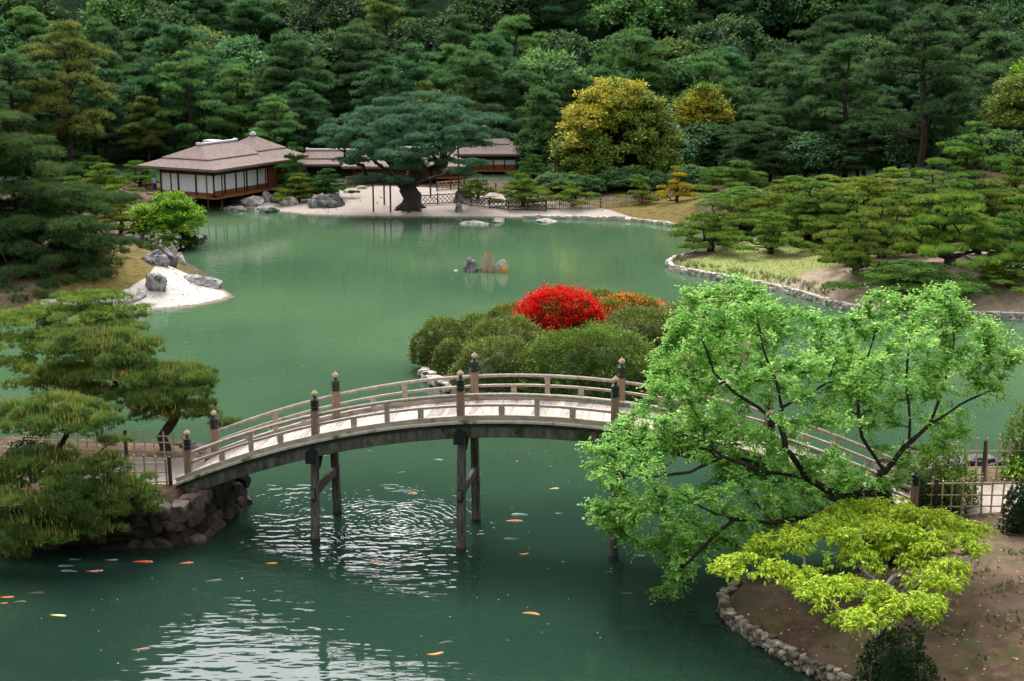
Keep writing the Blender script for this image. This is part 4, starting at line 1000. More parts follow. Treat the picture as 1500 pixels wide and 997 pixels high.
# visitor on the veranda
pv = Wc + av * 6.9 - bv * .45
def person(label, loc, rz, top, bottom):
    h = 1.62; J = {'pel': (0, 0, .9), 'sp': (0, 0, 1.12), 'ch': (0, 0, 1.30), 'nk': (0, .0, 1.42), 'hd': (0, .02, 1.50), 'ht': (0, .01, 1.60),
         'shl': (.17, 0, 1.34), 'ell': (.23, .02, 1.08), 'wrl': (.22, .12, .86), 'shr': (-.17, 0, 1.34), 'elr': (-.23, .02, 1.08), 'wrr': (-.22, .12, .86),
         'hl': (.09, 0, .84), 'kl': (.10, .02, .46), 'al': (.10, 0, .07), 'tl': (.11, .14, .03), 'hr': (-.09, 0, .84), 'kr': (-.10, .02, .46), 'ar': (-.10, 0, .07), 'tr': (-.11, .14, .03)}
    Rr = dict(pel=.13, sp=.115, ch=.135, nk=.055, hd=.085, ht=.075, shl=.06, ell=.042, wrl=.032, shr=.06, elr=.042, wrr=.032, hl=.09, kl=.06, al=.042, tl=.035, hr=.09, kr=.06, ar=.042, tr=.035)
    E = [('pel', 'sp'), ('sp', 'ch'), ('ch', 'nk'), ('nk', 'hd'), ('hd', 'ht'), ('ch', 'shl'), ('shl', 'ell'), ('ell', 'wrl'), ('ch', 'shr'), ('shr', 'elr'), ('elr', 'wrr'), ('pel', 'hl'), ('hl', 'kl'), ('kl', 'al'), ('al', 'tl'), ('pel', 'hr'), ('hr', 'kr'), ('kr', 'ar'), ('ar', 'tr')]
    ks = list(J); me = bpy.data.meshes.new('person'); me.from_pydata([J[k] for k in ks], [(ks.index(a), ks.index(b)) for a, b in E], [])
    o = bpy.data.objects.new('person', me); COL.objects.link(o); o.location = loc; o.rotation_euler = (0, 0, rz)
    md = o.modifiers.new('skin', 'SKIN'); sv = me.skin_vertices[0].data
    for k, v in zip(ks, sv): v.radius = (Rr[k], Rr[k] * .8)
    sv[0].use_root = True
    o.modifiers.new('sub', 'SUBSURF').levels = 1; me.materials.append(top)
    tag(o, label, 'person')
    g = Geo(); V, F = ico(2); g.add(V * np.array([.098, .108, .10]) + [0, -.005, 1.58], F); kid(g.build('hair', M['cloth_dark'], o))
    g = Geo(); tube(g, [(0, 0, .93), (0, .005, .6), (0, .01, .3)], [.17, .2, .21], 12); kid(g.build('skirt', bottom, o))
    return o
person('dark haired person in pale blue standing on the veranda of the lakeside pavilion', (pv[0], pv[1], zf), math.radians(150), M['cloth_blue'], M['cloth_dark'])

# stone lantern on the right hillside
lp = Y(1468, 262, 131); lp[2] = TZ(lp[0], lp[1])
lan = thing('stone_lantern', 'small pale stone lantern on the bare slope at the right edge', 'lantern', lp)
hz = Y(1468, 229, lp[1])[2] - lp[2]; k_ = max(hz, 1.4) / 2.0
for nm, prof in (('base', [(.0, 0), (.38, 0), (.36, .2), (.15, .24), (.14, .9), (.3, 1.0), (.34, 1.12), (0, 1.13)]), ('light_box', [(0, 1.12), (.22, 1.12), (.22, 1.5), (0, 1.5)]), ('lantern_roof', [(0, 1.48), (.46, 1.5), (.40, 1.58), (.12, 1.78), (.06, 1.82), (.09, 1.9), (0, 2.02)])):
    g = Geo(); lathe(g, (0, 0, 0), [(r * k_, z * k_) for r, z in prof], 8); kid(g.build(nm, M['rock_pale'], lan))
# ------------------------------------------------------------------ trees
STY = {
 'near': dict(mat='pine_near', dens=170, L=.20, k=13, w=.0085, spread=.55, clump=.30, bark='bark', candle=20, tw=.014),
 'nearfine': dict(mat='pine_niwaki', dens=150, L=.17, k=10, w=.009, spread=.6, clump=.30, bark='bark', candle=0, tw=.014),
 'niwaki': dict(mat='pine_niwaki', dens=125, L=.18, k=7, w=.019, spread=.42, clump=.27, bark='bark', candle=0, tw=.02, up=1.0),
 'dark': dict(mat='pine_dark', dens=50, L=.36, k=8, w=.020, spread=.65, clump=.36, bark='bark', candle=0, tw=.025),
 'old': dict(mat='pine_blue', dens=44, L=.30, k=7, w=.028, spread=.55, clump=.30, bark='bark', candle=0, tw=.03),
 'forest': dict(mat='pine_forest', dens=24, L=.50, k=7, w=.042, spread=.6, clump=.36, bark='bark', candle=0, tw=.035),
}
def pad_geo(rng, pads, sty, mats_extra=None, hullvar=.08):
    g = Geo(); s = sty
    for (c, rx, ry, rz) in pads:
        n = max(12, int(s['dens'] * math.pi * rx * ry))
        P, D, var = pad_points(rng, c, rx, ry, rz, n, s['clump'], s.get('under', .12), up=s.get('up', .75))
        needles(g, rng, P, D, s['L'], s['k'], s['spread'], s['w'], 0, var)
        if s.get('candle'):
            m = int(s['candle'] * math.pi * rx * ry); P, D, var = pad_points(rng, c, rx, ry, rz, m * 2, s['clump'], under=0)
            Pz = (P[:, 2] - c[2]) / rz; keep = Pz > .25; P, D = P[keep][:m], D[keep][:m]
            up = unit(D * .3 + np.array([0, 0, 1.0]) + rng.normal(size=D.shape) * .07); ln = rng.uniform(.16, .34, (len(P), 1)); q = P + D * .08
            sd1 = unit(np.cross(up, rng.normal(size=up.shape))) * .015; sd2 = np.cross(up, sd1)
            V = np.stack([q - sd1, q + sd1, q + up * ln, q - sd2, q + sd2, q + up * ln], 1).reshape(-1, 3)
            g.add(V, np.arange(len(P) * 6).reshape(-1, 3), 1, np.repeat(rng.uniform(0, 1, len(P)), 6))
    return g
def pad_tree(name, label, cat, base, trunk, r0, pads, sty, rng, group=None, bark=None, twigs=3, wig=.07, rise=.12):
    s = STY[sty] if isinstance(sty, str) else sty
    base = np.asarray(base, float); root = thing(name, label, cat, base, 0, group)
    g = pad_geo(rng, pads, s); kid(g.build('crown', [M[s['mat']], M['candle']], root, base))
    tg = []
    for (c, rx, ry, rz) in pads:
        tg.append(np.asarray(c) + [0, 0, rz * .12])
        for _ in range(twigs):
            a = rng.uniform(0, 6.28); q = rng.uniform(.4, .8); tg.append(np.asarray(c) + [math.cos(a) * rx * q, math.sin(a) * ry * q, rz * .22])
    pos, rad, paths = skeleton(rng, trunk, r0, tg, s['tw'], .35, wig, rise)
    g = Geo(); wood(g, pos, rad, paths); kid(g.build('trunk', M[bark or s['bark']], root, base, smooth=True))
    return root
def pads_px(lst, rzf=.8, ryf=.85, grow=1.0):
    out = []
    for (u, v, ru, rv, y) in lst:
        c = Y(u, v, y); k = 1 / ppm(y, c[2]); rx = ru * k * grow; rz = max(rv * k * rzf, .14)
        out.append((c - [0, 0, rz * .45], rx, rx * ryf, rz))
    return out

rt = np.random.default_rng(17)
# --- pines around the left end of the bridge
b1 = np.array([-15.9, 47.0, 1.6])
pads = pads_px([(80, 594, 60, 26, 46.8), (128, 604, 50, 24, 46.3), (20, 606, 55, 26, 46.9), (60, 620, 62, 20, 46.0), (-20, 618, 50, 24, 46.4), (118, 622, 44, 16, 45.9), (165, 646, 22, 9, 46.2),
    (60, 672, 62, 20, 45.9), (20, 690, 45, 20, 45.4), (118, 690, 55, 22, 45.3), (160, 672, 30, 14, 45.7), (70, 712, 70, 24, 44.9), (195, 722, 42, 16, 45.4), (170, 742, 40, 14, 45.0), (220, 735, 28, 12, 45.6),
    (20, 738, 48, 24, 44.6), (80, 755, 50, 20, 44.4), (25, 775, 50, 20, 44.2), (120, 752, 40, 16, 44.6), (10, 805, 36, 14, 44.0), (75, 785, 44, 16, 44.0), (130, 775, 40, 14, 44.6), (-30, 700, 50, 24, 45.4), (-30, 760, 50, 24, 44.6), (105, 735, 50, 18, 44.7), (150, 718, 44, 16, 45.2), (185, 702, 34, 12, 45.6)], rzf=1.0, grow=1.08)
pad_tree('black_pine', 'big foreground pine with yellow candles spreading over the dark bank left of the bridge', 'pine tree', b1, [b1, b1 + [.3, .1, .7], b1 + [.0, -.2, 1.5], b1 + [.5, -.3, 2.3], b1 + [.2, -.2, 3.1]], .24, pads, 'near', rt)
b2 = np.array([-13.3, 51.9, 1.3])
pads = pads_px([(140, 498, 62, 22, 52.6), (185, 520, 45, 20, 52.0), (100, 515, 45, 20, 52.4), (250, 545, 52, 20, 51.8), (205, 545, 50, 20, 51.6), (160, 545, 60, 20, 52.2), (290, 560, 26, 12, 51.6), (245, 572, 60, 18, 51.3), (110, 545, 50, 20, 52.5), (300, 590, 16, 10, 51.7),
    (290, 605, 26, 13, 51.5), (240, 600, 50, 14, 51.6), (80, 540, 40, 16, 52.6), (332, 620, 20, 8, 51.6), (130, 570, 50, 18, 52.2), (190, 575, 44, 16, 51.8), (60, 560, 40, 16, 52.8), (205, 505, 36, 16, 52.4), (280, 552, 36, 16, 51.4), (225, 590, 44, 14, 51.2)], rzf=1.05, grow=1.1)
pad_tree('black_pine', 'candle covered pine rising behind the path with its trunk at the rear bamboo fence', 'pine tree', b2, [b2, b2 + [-.2, .1, .9], b2 + [.4, .1, 1.8], b2 + [.2, 0, 2.8], b2 + [-.4, .2, 3.8]], .20, pads, 'near', rt)
b3 = np.array([-27.6, 61, 1.5])
pads = pads_px([(125, 437, 52, 15, 61), (165, 452, 40, 13, 61), (70, 455, 45, 16, 61), (120, 460, 55, 15, 60), (30, 470, 42, 16, 60), (150, 476, 48, 13, 60), (85, 484, 50, 14, 59.5), (200, 462, 22, 9, 61.5), (195, 482, 26, 10, 60.5), (25, 500, 45, 15, 59), (60, 512, 30, 10, 59), (15, 530, 42, 18, 58.5), (45, 540, 26, 12, 58.5)], rzf=.9, grow=1.1)
pad_tree('black_pine', 'bright clipped pine without candles between the foreground pine and the white beach', 'pine tree', b3, [b3, b3 + [1.5, 0, 1.2], b3 + [2.6, .0, 2.6], b3 + [5.0, .0, 4.2]], .20, pads, 'nearfine', rt)
# --- great dark pine on the left headland
b4 = Y(92, 412, 95); b4[2] = TZ(b4[0], b4[1])
prof = [(178, 28), (200, 62), (225, 78), (250, 95), (275, 130), (300, 168), (322, 160), (345, 178), (368, 160), (390, 170), (412, 95), (432, 70)]
lst = []
for v, ur in prof:
    for lay in (0, 1):
        u = ur - 26 - lay * 18
        while u > -110:
            lst.append((u + rt.normal() * 8, v + rt.normal() * 8 + 8 * lay, rt.uniform(34, 50), rt.uniform(14, 20), 95 + rt.uniform(-4.5, 2.5) - (v - 300) * .012)); u -= rt.uniform(36, 54)
pad_tree('red_pine', 'great dark fuzzy pine covering the left headland beside the white beach', 'pine tree', b4, [b4, b4 + [-.3, .2, 2.5], b4 + [-2.2, .3, 5], b4 + [-4.5, .5, 8.0], b4 + [-6, .5, 11]], .32, pads_px(lst), 'dark', rt, twigs=2)
b5 = drop(38, 478); b5 = np.array([b5[0] - 2.5, 88.0, 0]); b5[2] = TZ(b5[0], b5[1])
pad_tree('red_pine', 'lower dark pine at the left edge filling the bank under the great headland pine', 'pine tree', b5, [b5, b5 + [.2, .1, 1.2], b5 + [-.3, .2, 2.4]], .22, pads_px([(20, 402, 50, 16, 89), (75, 415, 44, 14, 89), (-20, 420, 50, 18, 88), (40, 430, 52, 16, 88), (95, 438, 40, 12, 88), (5, 448, 50, 16, 87), (60, 452, 44, 13, 87), (-30, 455, 50, 18, 87), (25, 470, 46, 14, 86.5), (120, 425, 34, 10, 90), (-30, 480, 60, 18, 86)]), 'dark', rt, twigs=1)
bd = Y(206, 382, 99); bd[2] = TZ(bd[0], bd[1])
pad_tree('dwarf_pine', 'tiny dark clipped pine between boulders at the back of the headland', 'pine tree', bd, [bd, bd + [.2, 0, .6], bd + [.1, 0, 1.1]], .12, pads_px([(213, 371, 18, 7, 99), (226, 365, 15, 6, 99.5), (200, 372, 14, 6, 98.7)]), 'dark', rt)

# --- clipped pine variants shared by copies
def niwaki_variant(seed, sty='niwaki', wide=2.4, tall=2.6, n=22, mat=None):
    rng = np.random.default_rng(seed); pads = []; nl = 5
    for l in range(nl):
        q = l / (nl - 1); m_ = max(1, int(round(n * (.34, .27, .20, .13, .06)[l]))); R_ = wide * (1 - .88 * q); a0 = rng.uniform(0, 6.28)
        for k in range(m_):
            a = a0 + k * 6.283 / m_ + rng.normal() * .25; r = R_ * rng.uniform(.6, 1.05) if k % 3 or l > 2 else R_ * rng.uniform(.25, .5)
            rx = rng.uniform(.55, .95) * wide / 2.4 * (1.08 - .2 * q)
            pads.append((np.array([math.cos(a) * r, math.sin(a) * r, tall * (.20 + .70 * q) + rng.normal() * .10 - .03 * r]), rx, rx * rng.uniform(.75, 1.05), rng.uniform(.13, .19)))
    lean = rng.normal(size=2) * .35
    tr = [(0, 0, -.2), (lean[0] * .4, lean[1] * .3, tall * .25), (-lean[0] * .3, lean[1] * .8, tall * .5), (lean[0] * .5, lean[1] * .3, tall * .85)]
    s = dict(STY[sty]); 
    if mat: s['mat'] = mat
    return pad_tree('clipped_pine', 'x', 'pine tree', (0, 0, 0), tr, .17, pads, s, rng, twigs=2, wig=.10, rise=.05)
NV = [niwaki_variant(101), niwaki_variant(102, n=25), niwaki_variant(103, wide=2.7, tall=2.3, n=24), niwaki_variant(104, n=18, tall=3.0)]
NVY = niwaki_variant(105, mat='leaf_yellowpine', n=18)
used = set()
def niwaki(u, vbase, wpx, hpx, y, var, label, rz=0, tint=None, name='clipped_pine'):
    p = drop(u, vbase); y = p[1]; k = (1.1 if p[0] < 12 or p[1] > 122 else 1.34 if vbase < 372 else 1.16) / ppm(y, p[2])
    V = NVY if var == 'y' else NV[var]; wide = 2.4 + .75; tall = 2.75
    zt = Y(u, vbase - hpx, y)[2]; hz_ = max(zt - p[2], .8) 
    sc_ = (wpx * k / (2 * wide), wpx * k / (2 * wide), hz_ / tall)
    g_ = 'clipped pines of the garden'
    tint = tuple(np.array(tint or (1, 1, 1)) * R0.uniform(.82, 1.12) * np.array([R0.uniform(.85, 1.15), 1, R0.uniform(.85, 1.2)]))
    if V not in used:
        used.add(V); V.location = p; V.rotation_euler = (0, 0, rz); V.scale = sc_; tag(V, label, 'pine tree', g_)
        if tint:
            for c in KIDS[V]: c.color = (*tint, 1)
        return V
    return copy_tree(V, p, rz, sc_, label, g_, 'pine tree', tint)
yl, dk, bl = (1.25, 1.12, .8), (.72, .85, .9), (.8, 1.0, 1.15)
for q in [
 # far shore
 (438, 296, 78, 46, 135, 0, 'small yellowish clipped pine by the rocks right of the pavilion', .3, (1.1, 1.05, .8)),
 (432, 288, 66, 74, 138, 3, 'dark upright pine hiding the right end of the pavilion', .7, (.38, .62, .62)),
 (478, 292, 90, 44, 139, 1, 'blue green pine in front of the connecting wing', 1.0, (.45, .75, .85)),
 (766, 303, 90, 58, 134, 2, 'clipped pine with a leaning trunk before the lattice fence, left of two', .5, None),
 (838, 303, 86, 44, 133.5, 3, 'low clipped pine with bent branches before the bamboo fence, right of two', 2.0, None),
 (936, 298, 66, 46, 136, 0, 'flat topped clipped pine between the golden tree and the yellow pine', 1.7, (.9, .95, .9)),
 (992, 296, 70, 54, 134, 'y', 'bright yellow clipped pine at the end of the bamboo fence', .4, None),
 (1075, 282, 140, 56, 130, 2, 'broad clipped pine behind the yellow one at the mound', 2.6, (.8, .95, .9)),
 (780, 268, 96, 40, 141, 1, 'dark blue green pine beside the rear house', 2.2, (.4, .7, .8)),
 (700, 292, 70, 34, 138, 3, 'dull leaning pine behind the lattice fence under the old pine', .8, (.6, .7, .6)),
 # peninsula group, front to back
 (1040, 368, 125, 68, 104, 3, 'forked clipped pine leaning over the water at the tip of the peninsula', .9, (.95, .95, .85)),
 (1128, 372, 120, 66, 106, 0, 'clipped pine just right of the forked one at the peninsula inlet', 2.4, (.9, .95, .9)),
 (1088, 345, 110, 62, 112, 1, 'clipped pine behind the forked one on the inlet bank', 1.4, None),
 (1335, 432, 215, 60, 87.5, 2, 'low dark spreading clipped pine nearest the viewer on the mound', .2, dk),
 (1252, 402, 130, 88, 93, 1, 'yellow green clipped pine standing on the lawn at the edge of the shade', 3.0, (1.0, .98, .75)),
 (1392, 388, 235, 118, 96, 0, 'largest clipped pine with a dark trunk on top of the mound', 4.0, (.95, 1.0, .9)),
 (1290, 378, 170, 104, 100, 2, 'dense clipped pine in the middle of the group on the lawn', 1.0, None),
 (1490, 400, 165, 105, 93, 3, 'clipped pine cut by the right edge above the bare slope', .5, dk),
 (1478, 420, 120, 44, 89, 2, 'low clipped pine lying on the bare slope at the right edge', 2.1, (.7, .8, .75)),
 (1190, 345, 160, 78, 110, 1, 'clipped pine at the left of the back rows with flat pads', .3, None),
 (1150, 325, 150, 66, 116, 2, 'light green clipped pine behind the inlet', 3.7, (1.05, 1.0, .85)),
 (1270, 330, 180, 78, 114, 0, 'yellow tipped clipped pine at the top of the back row', 2.9, yl),
 (1350, 325, 180, 70, 114, 3, 'clipped pine behind the largest one on the mound', 1.9, None),
 (1440, 340, 170, 76, 108, 1, 'clipped pine right of the largest one, below the lantern slope', 5.5, (.9, .95, .95)),
 (1400, 300, 130, 54, 122, 2, 'clipped pine below the tall tiered pine at right', 4.4, (.9, 1, .9)),
 (1420, 268, 130, 84, 128, 3, 'tall tiered pine left of the stone lantern', 1.2, (.75, .95, .8)),
 (1345, 290, 70, 48, 126, 0, 'small dark tiered pine left of the tall tiered one', 2.0, (.6, .85, .8)),
 (1485, 290, 90, 60, 124, 1, 'dark clipped pine under the lantern at the right edge', 4.2, (.6, .75, .7)),
 (1240, 352, 150, 70, 0, 1, 'clipped pine behind the yellow green one at the edge of the lawn', 2.3, (1.0, 1.0, .85)),
 (1318, 352, 150, 76, 0, 0, 'clipped pine filling the gap left of the largest one', .9, (1.05, 1.0, .8)),
 (1180, 352, 110, 56, 0, 3, 'low clipped pine on the far edge of the lawn', 3.3, (.85, .95, .85)),
 (1432, 374, 140, 66, 0, 0, 'clipped pine on the right shoulder of the mound behind the bare slope', 1.6, (.9, 1.0, .85)),
 (1212, 322, 140, 60, 0, 3, 'flat clipped pine in the second row behind the lawn', 4.6, (1.0, 1.0, .9)),
 (1310, 300, 140, 52, 0, 1, 'yellowish clipped pine below the forest foot left of the tall tiered pine', 2.7, (1.2, 1.1, .8)),
 (1238, 300, 130, 46, 0, 2, 'mid green clipped pine at the forest foot behind the yellow tipped one', .2, (.95, 1.0, .9)),
 (1450, 312, 130, 56, 0, 2, 'clipped pine just below the dark one under the lantern', 3.9, (.95, 1.0, .85)),
 (1500, 345, 130, 66, 0, 0, 'clipped pine with yellowing pads at the right edge', 5.2, (1.25, 1.1, .75)),
 (1090, 318, 120, 50, 0, 2, 'clipped pine above the inlet beside the mound', 1.0, (.95, 1.0, .9)),
 (1165, 298, 120, 44, 0, 0, 'clipped pine between the mound and the back rows', 2.0, (1.0, 1.0, .85)),
 # left, beyond the headland
 (150, 290, 110, 50, 116, 1, 'pale clipped pine at left in front of the forest edge', 1.0, (1.15, 1.15, .8)),
 (205, 272, 90, 40, 128, 0, 'clipped pine touching the left eave of the pavilion', 2.0, (.9, 1.05, .9)),
 (130, 265, 110, 44, 124, 2, 'blue green clipped pine at the forest edge left of the pavilion', 3.2, (.6, .85, .85)),
 (95, 250, 110, 50, 128, 3, 'dim clipped pine at the far left forest edge', .2, (.5, .8, .7)),
 (160, 318, 100, 54, 110, 2, 'bright feathery clipped pine left of the fresh maple', 5.0, (1.05, 1.1, .75)),
 (110, 300, 90, 46, 112, 0, 'mid green clipped pine between the dark headland pine and the pavilion', 4.0, (.9, 1.0, .8)),
 (175, 345, 90, 48, 104, 3, 'brownish clipped pine below the fresh maple on the headland', 2.7, (.8, .7, .7)),
 (215, 355, 60, 44, 106, 1, 'dark clipped pine touching the flowering bush', .6, (.5, .6, .55)),
 (290, 240, 100, 52, 158, 2, 'dense green pine directly behind the pavilion roof', 1.1, (.45, .8, .8)),
 (225, 236, 90, 36, 154, 0, 'low pine with fresh tips behind the left end of the pavilion roof', 2.2, (.9, 1.1, .7)),
]: niwaki(*q)

# --- the old spreading pine by the main house
ob = onland(601, 298, .9)
yo = ob[1]
lst = [(520, 178, 34, 13, 1), (492, 190, 30, 10, -1), (560, 165, 36, 14, 1), (600, 158, 38, 14, 2), (640, 160, 40, 14, 1), (690, 172, 34, 12, 2), (716, 176, 30, 9, 0), (540, 195, 40, 14, -2), (585, 188, 42, 15, -2), (632, 186, 42, 15, -1), (675, 190, 36, 12, -2), (712, 196, 30, 8, -1),
       (505, 214, 36, 11, 0), (480, 208, 24, 8, 1), (548, 214, 36, 12, -3), (590, 212, 38, 14, -4), (630, 210, 36, 12, -3), (665, 212, 30, 10, -2), (570, 232, 38, 13, -4), (610, 228, 34, 12, -4), (520, 236, 30, 10, -1), (700, 212, 26, 8, 1), (735, 199, 18, 6, 0),
       (545, 262, 38, 9, -1), (582, 264, 24, 7, -2), (650, 236, 24, 8, -2), (690, 240, 30, 10, 2), (676, 252, 26, 9, 2), (600, 240, 26, 9, -3), (620, 140, 30, 10, 3), (660, 150, 30, 10, 3), (575, 148, 26, 9, 3), (530, 200, 34, 10, 2), (610, 172, 36, 11, -1), (655, 172, 34, 11, -1), (570, 180, 34, 11, -2), (610, 200, 34, 11, -4), (650, 200, 34, 11, -3), (690, 200, 32, 10, -1), (540, 226, 30, 10, -3), (575, 222, 34, 11, -5), (640, 222, 30, 10, -4), (595, 245, 26, 8, -4), (505, 196, 26, 9, 1)]
pads = pads_px([(u, v, ru, rv, yo + dy) for u, v, ru, rv, dy in lst], rzf=1.0, ryf=1.0)
def T_(u, v, dy): return Y(u, v, yo + dy)
tr = [ob - [0, 0, .3], T_(604, 288, 0), T_(598, 279, -.2), T_(603, 270, 0)]
st = STY['old']
root = thing('old_pine', 'huge old spreading pine with a gnarled trunk on the gravel before the main house', 'pine tree', ob)
kid(pad_geo(rt, pads, st).build('crown', [M['pine_blue'], M['candle']], root, ob))
tg = [T_(570, 250, -.5), T_(552, 240, -.5), T_(630, 250, -.5), T_(650, 232, 0), T_(612, 240, 0), T_(540, 225, 0), T_(668, 215, 0), T_(585, 235, .5)] + [c + np.array([0, 0, .1]) for c, *_ in pads]
for c, rx, ry, rz_ in pads:
    for _ in range(2): a = rt.uniform(0, 6.28); tg.append(c + np.array([math.cos(a) * rx * .6, math.sin(a) * ry * .6, rz_ * .2]))
pos, rad, paths = skeleton(rt, tr, .85, tg, .035, .4, .10, .1); rad = np.minimum(rad * 1.05, .9)
g = Geo(); wood(g, pos, rad, paths, 1.5)
for k in range(7):
    a = k * .9 + rt.normal() * .2; tube(g, [ob + [0, 0, .5], ob + [math.cos(a) * .9, math.sin(a) * .9, .25], ob + [math.cos(a) * 1.7, math.sin(a) * 1.6, -.15]], [.4, .3, .1], 7)
kid(g.build('trunk', M['bark'], root, ob, smooth=True))
for (u, v0, v1, lab) in ((547, 264, 303, 'thin support prop under the low left pad of the old pine'), (572, 230, 304, 'tall support prop nearest the water left of the old pine trunk'), (563, 250, 297, 'support prop just behind the tall one left of the old pine trunk'), (672, 205, 292, 'tall support prop right of the old pine trunk'), (631, 262, 290, 'short support prop right of the old pine trunk at the fence')):
    p = onland(u, v1, .7); t = Y(u - 1, v0, p[1]); g = Geo(); tube(g, [p - [0, 0, .3], (p + t) / 2, t], .085, 8); beam(g, t - [.3, 0, 0], t + [.3, 0, 0], .1, .1); o = g.build('support_prop', M['wood_dark'], None, p); o.location = p; tag(o, lab, 'prop', 'props under the old pine')

# --- broadleaf crowns
def leaf_crown(rng, blobs, n_per, L_, W_, mats_vals=None, under=.2, droop=.3, clump=.34, full=True):
    g = Geo()
    for bl_ in blobs:
        c, rx, ry, rz = bl_[:4]; mi = bl_[4] if len(bl_) > 4 else 0
        n = max(5, int(n_per * (rx * ry + rx * rz + ry * rz) / 3 * 4))
        P, D, var = pad_points(rng, c, rx, ry, rz, n, clump, under, full)
        var = np.clip(var + rng.normal(size=n) * .18 + .1, 0, 1); leaves(g, rng, P, unit(D + rng.normal(size=D.shape) * .5), L_, W_, mi, var, droop=droop)
    return g
def blob_crown(rng, R, H, z0, n, sz, low=.5):
    """clumps over an egg-shaped crown surface"""
    out = []
    for k in range(n):
        d = unit(rng.normal(size=3)); d[2] = abs(d[2]) * (.75 + low) - low; r = rng.uniform(.72, .95) * (1 + .07 * math.sin(3 * math.atan2(d[1], d[0]) + n) + .05 * rng.normal())
        out.append((np.array([d[0] * R * r, d[1] * R * r, z0 + H * .42 + d[2] * H * .55 * r]), *(sz * rng.uniform(.7, 1.25, 2)), sz * rng.uniform(.5, .75)))
    return out
def broad_tree(name, label, base, R, H, z0, n, sz, mats, n_per, L_, W_, rng, group=None, goldfn=None, cat='tree', bark='bark', r0=.3, core=True, low=.5):
    base = np.asarray(base, float); root = thing(name, label, cat, base, 0, group); bl_ = blob_crown(rng, R, H, z0, n, sz, low)
    if goldfn: bl_ = [(*q, int(goldfn(q[0]))) for q in bl_]
    g = leaf_crown(rng, bl_, n_per, L_, W_)
    if core: hull(g, rng, (0, 0, z0 + H * .45), R, R, H * .55, 0, .03, .58, 3, -.8)
    kid(g.build('crown', [M[q] for q in mats], root))
    tg = [q[0] for q in bl_]; pos, rad, paths = skeleton(rng, [(0, 0, -.4), (.1, 0, z0 * .6), (0, .1, z0 + H * .25), (0, 0, z0 + H * .6)], r0, tg, .03, .6, .05, .2)
    g = Geo(); wood(g, pos, rad, paths); kid(g.build('trunk', M[bark], root, smooth=True)); return root

rg = np.random.default_rng(51)
gp = Y(905, 275, 146); gp[2] = TZ(gp[0], gp[1])
k_ = 1 / ppm(146, 5)
def gold1(c): return c[2] > 7.6 + .8 * c[0] + .2 * c[1] + rg.normal() * 1.6
broad_tree('golden_tree', 'large dome shaped tree with golden new leaves on its crown beyond the far shore', gp, 93 * k_, 12.0, .2, 330, 1.2, ['leaf_olive', 'leaf_gold'], 48, .34, .12, rg, goldfn=gold1, r0=.4, core=False, low=.78)
gp2 = Y(1028, 262, 155); gp2[2] = TZ(gp2[0], gp2[1])
broad_tree('golden_tree', 'second smaller golden brown tree behind the dome shaped one', gp2, 3.4, 9.6, .6, 130, 1.0, ['leaf_olive', 'leaf_gold'], 44, .34, .12, rg, goldfn=lambda c: c[2] > 4.5 and rg.uniform() < .75, core=False, low=.7)
gp3 = Y(1525, 232, 128); gp3[2] = TZ(gp3[0], gp3[1])
broad_tree('broadleaf_tree', 'yellow green broadleaf tree cut by the upper right edge', gp3, 5.4, 9.0, 2.6, 160, 1.1, ['leaf_olive', 'leaf_maple'], 44, .30, .11, rg, goldfn=lambda c: c[2] > 8.2, core=False)
gp4 = Y(1003, 262, 150); gp4[2] = TZ(gp4[0], gp4[1])
broad_tree('rust_tree', 'small rust red sapling peeking above the yellow clipped pine', gp4, .75, 2.3, 1.9, 14, .4, ['leaf_rust'], 60, .2, .09, rg, r0=.08, core=False)
mp = G(247, 352, .5); mp[2] = TZ(mp[0], mp[1])
broad_tree('fresh_maple', 'vivid lime green maple at the water left of the pavilion', mp, 3.0, 4.2, .0, 110, .66, ['leaf_maple'], 75, .19, .085, rg, r0=.16)
for (u, v, rx_, h_, n_, lab) in ((238, 361, 1.5, 2.0, 44, 'rounded green bush dotted with pale flowers below the lime maple'), (271, 357, 1.3, 2.1, 40, 'dark green bush right of the flowering bush at the inlet')):
    p = G(u, v, .4); p[2] = TZ(p[0], p[1]) - .1
    r_ = broad_tree('garden_bush', lab, p, rx_, h_, .1, n_, .5, ['azalea_bright' if u < 250 else 'shrub_dark'], 80, .16, .06, rg, cat='bush', r0=.05)
    if u < 250:
        P = unit(rg.normal(size=(60, 3))); P[:, 2] = np.abs(P[:, 2]); P[:, 1] = -np.abs(P[:, 1]) * .8; g = Geo(); q = P * [rx_ * 1.12, rx_ * 1.12, h_ * .66] + [0, 0, .45]
        for _ in range(4): leaves(g, rg, q, unit(P + rg.normal(size=P.shape)), .2, .09, 0)
        kid(g.build('blossoms', M['white_flower'], r_))

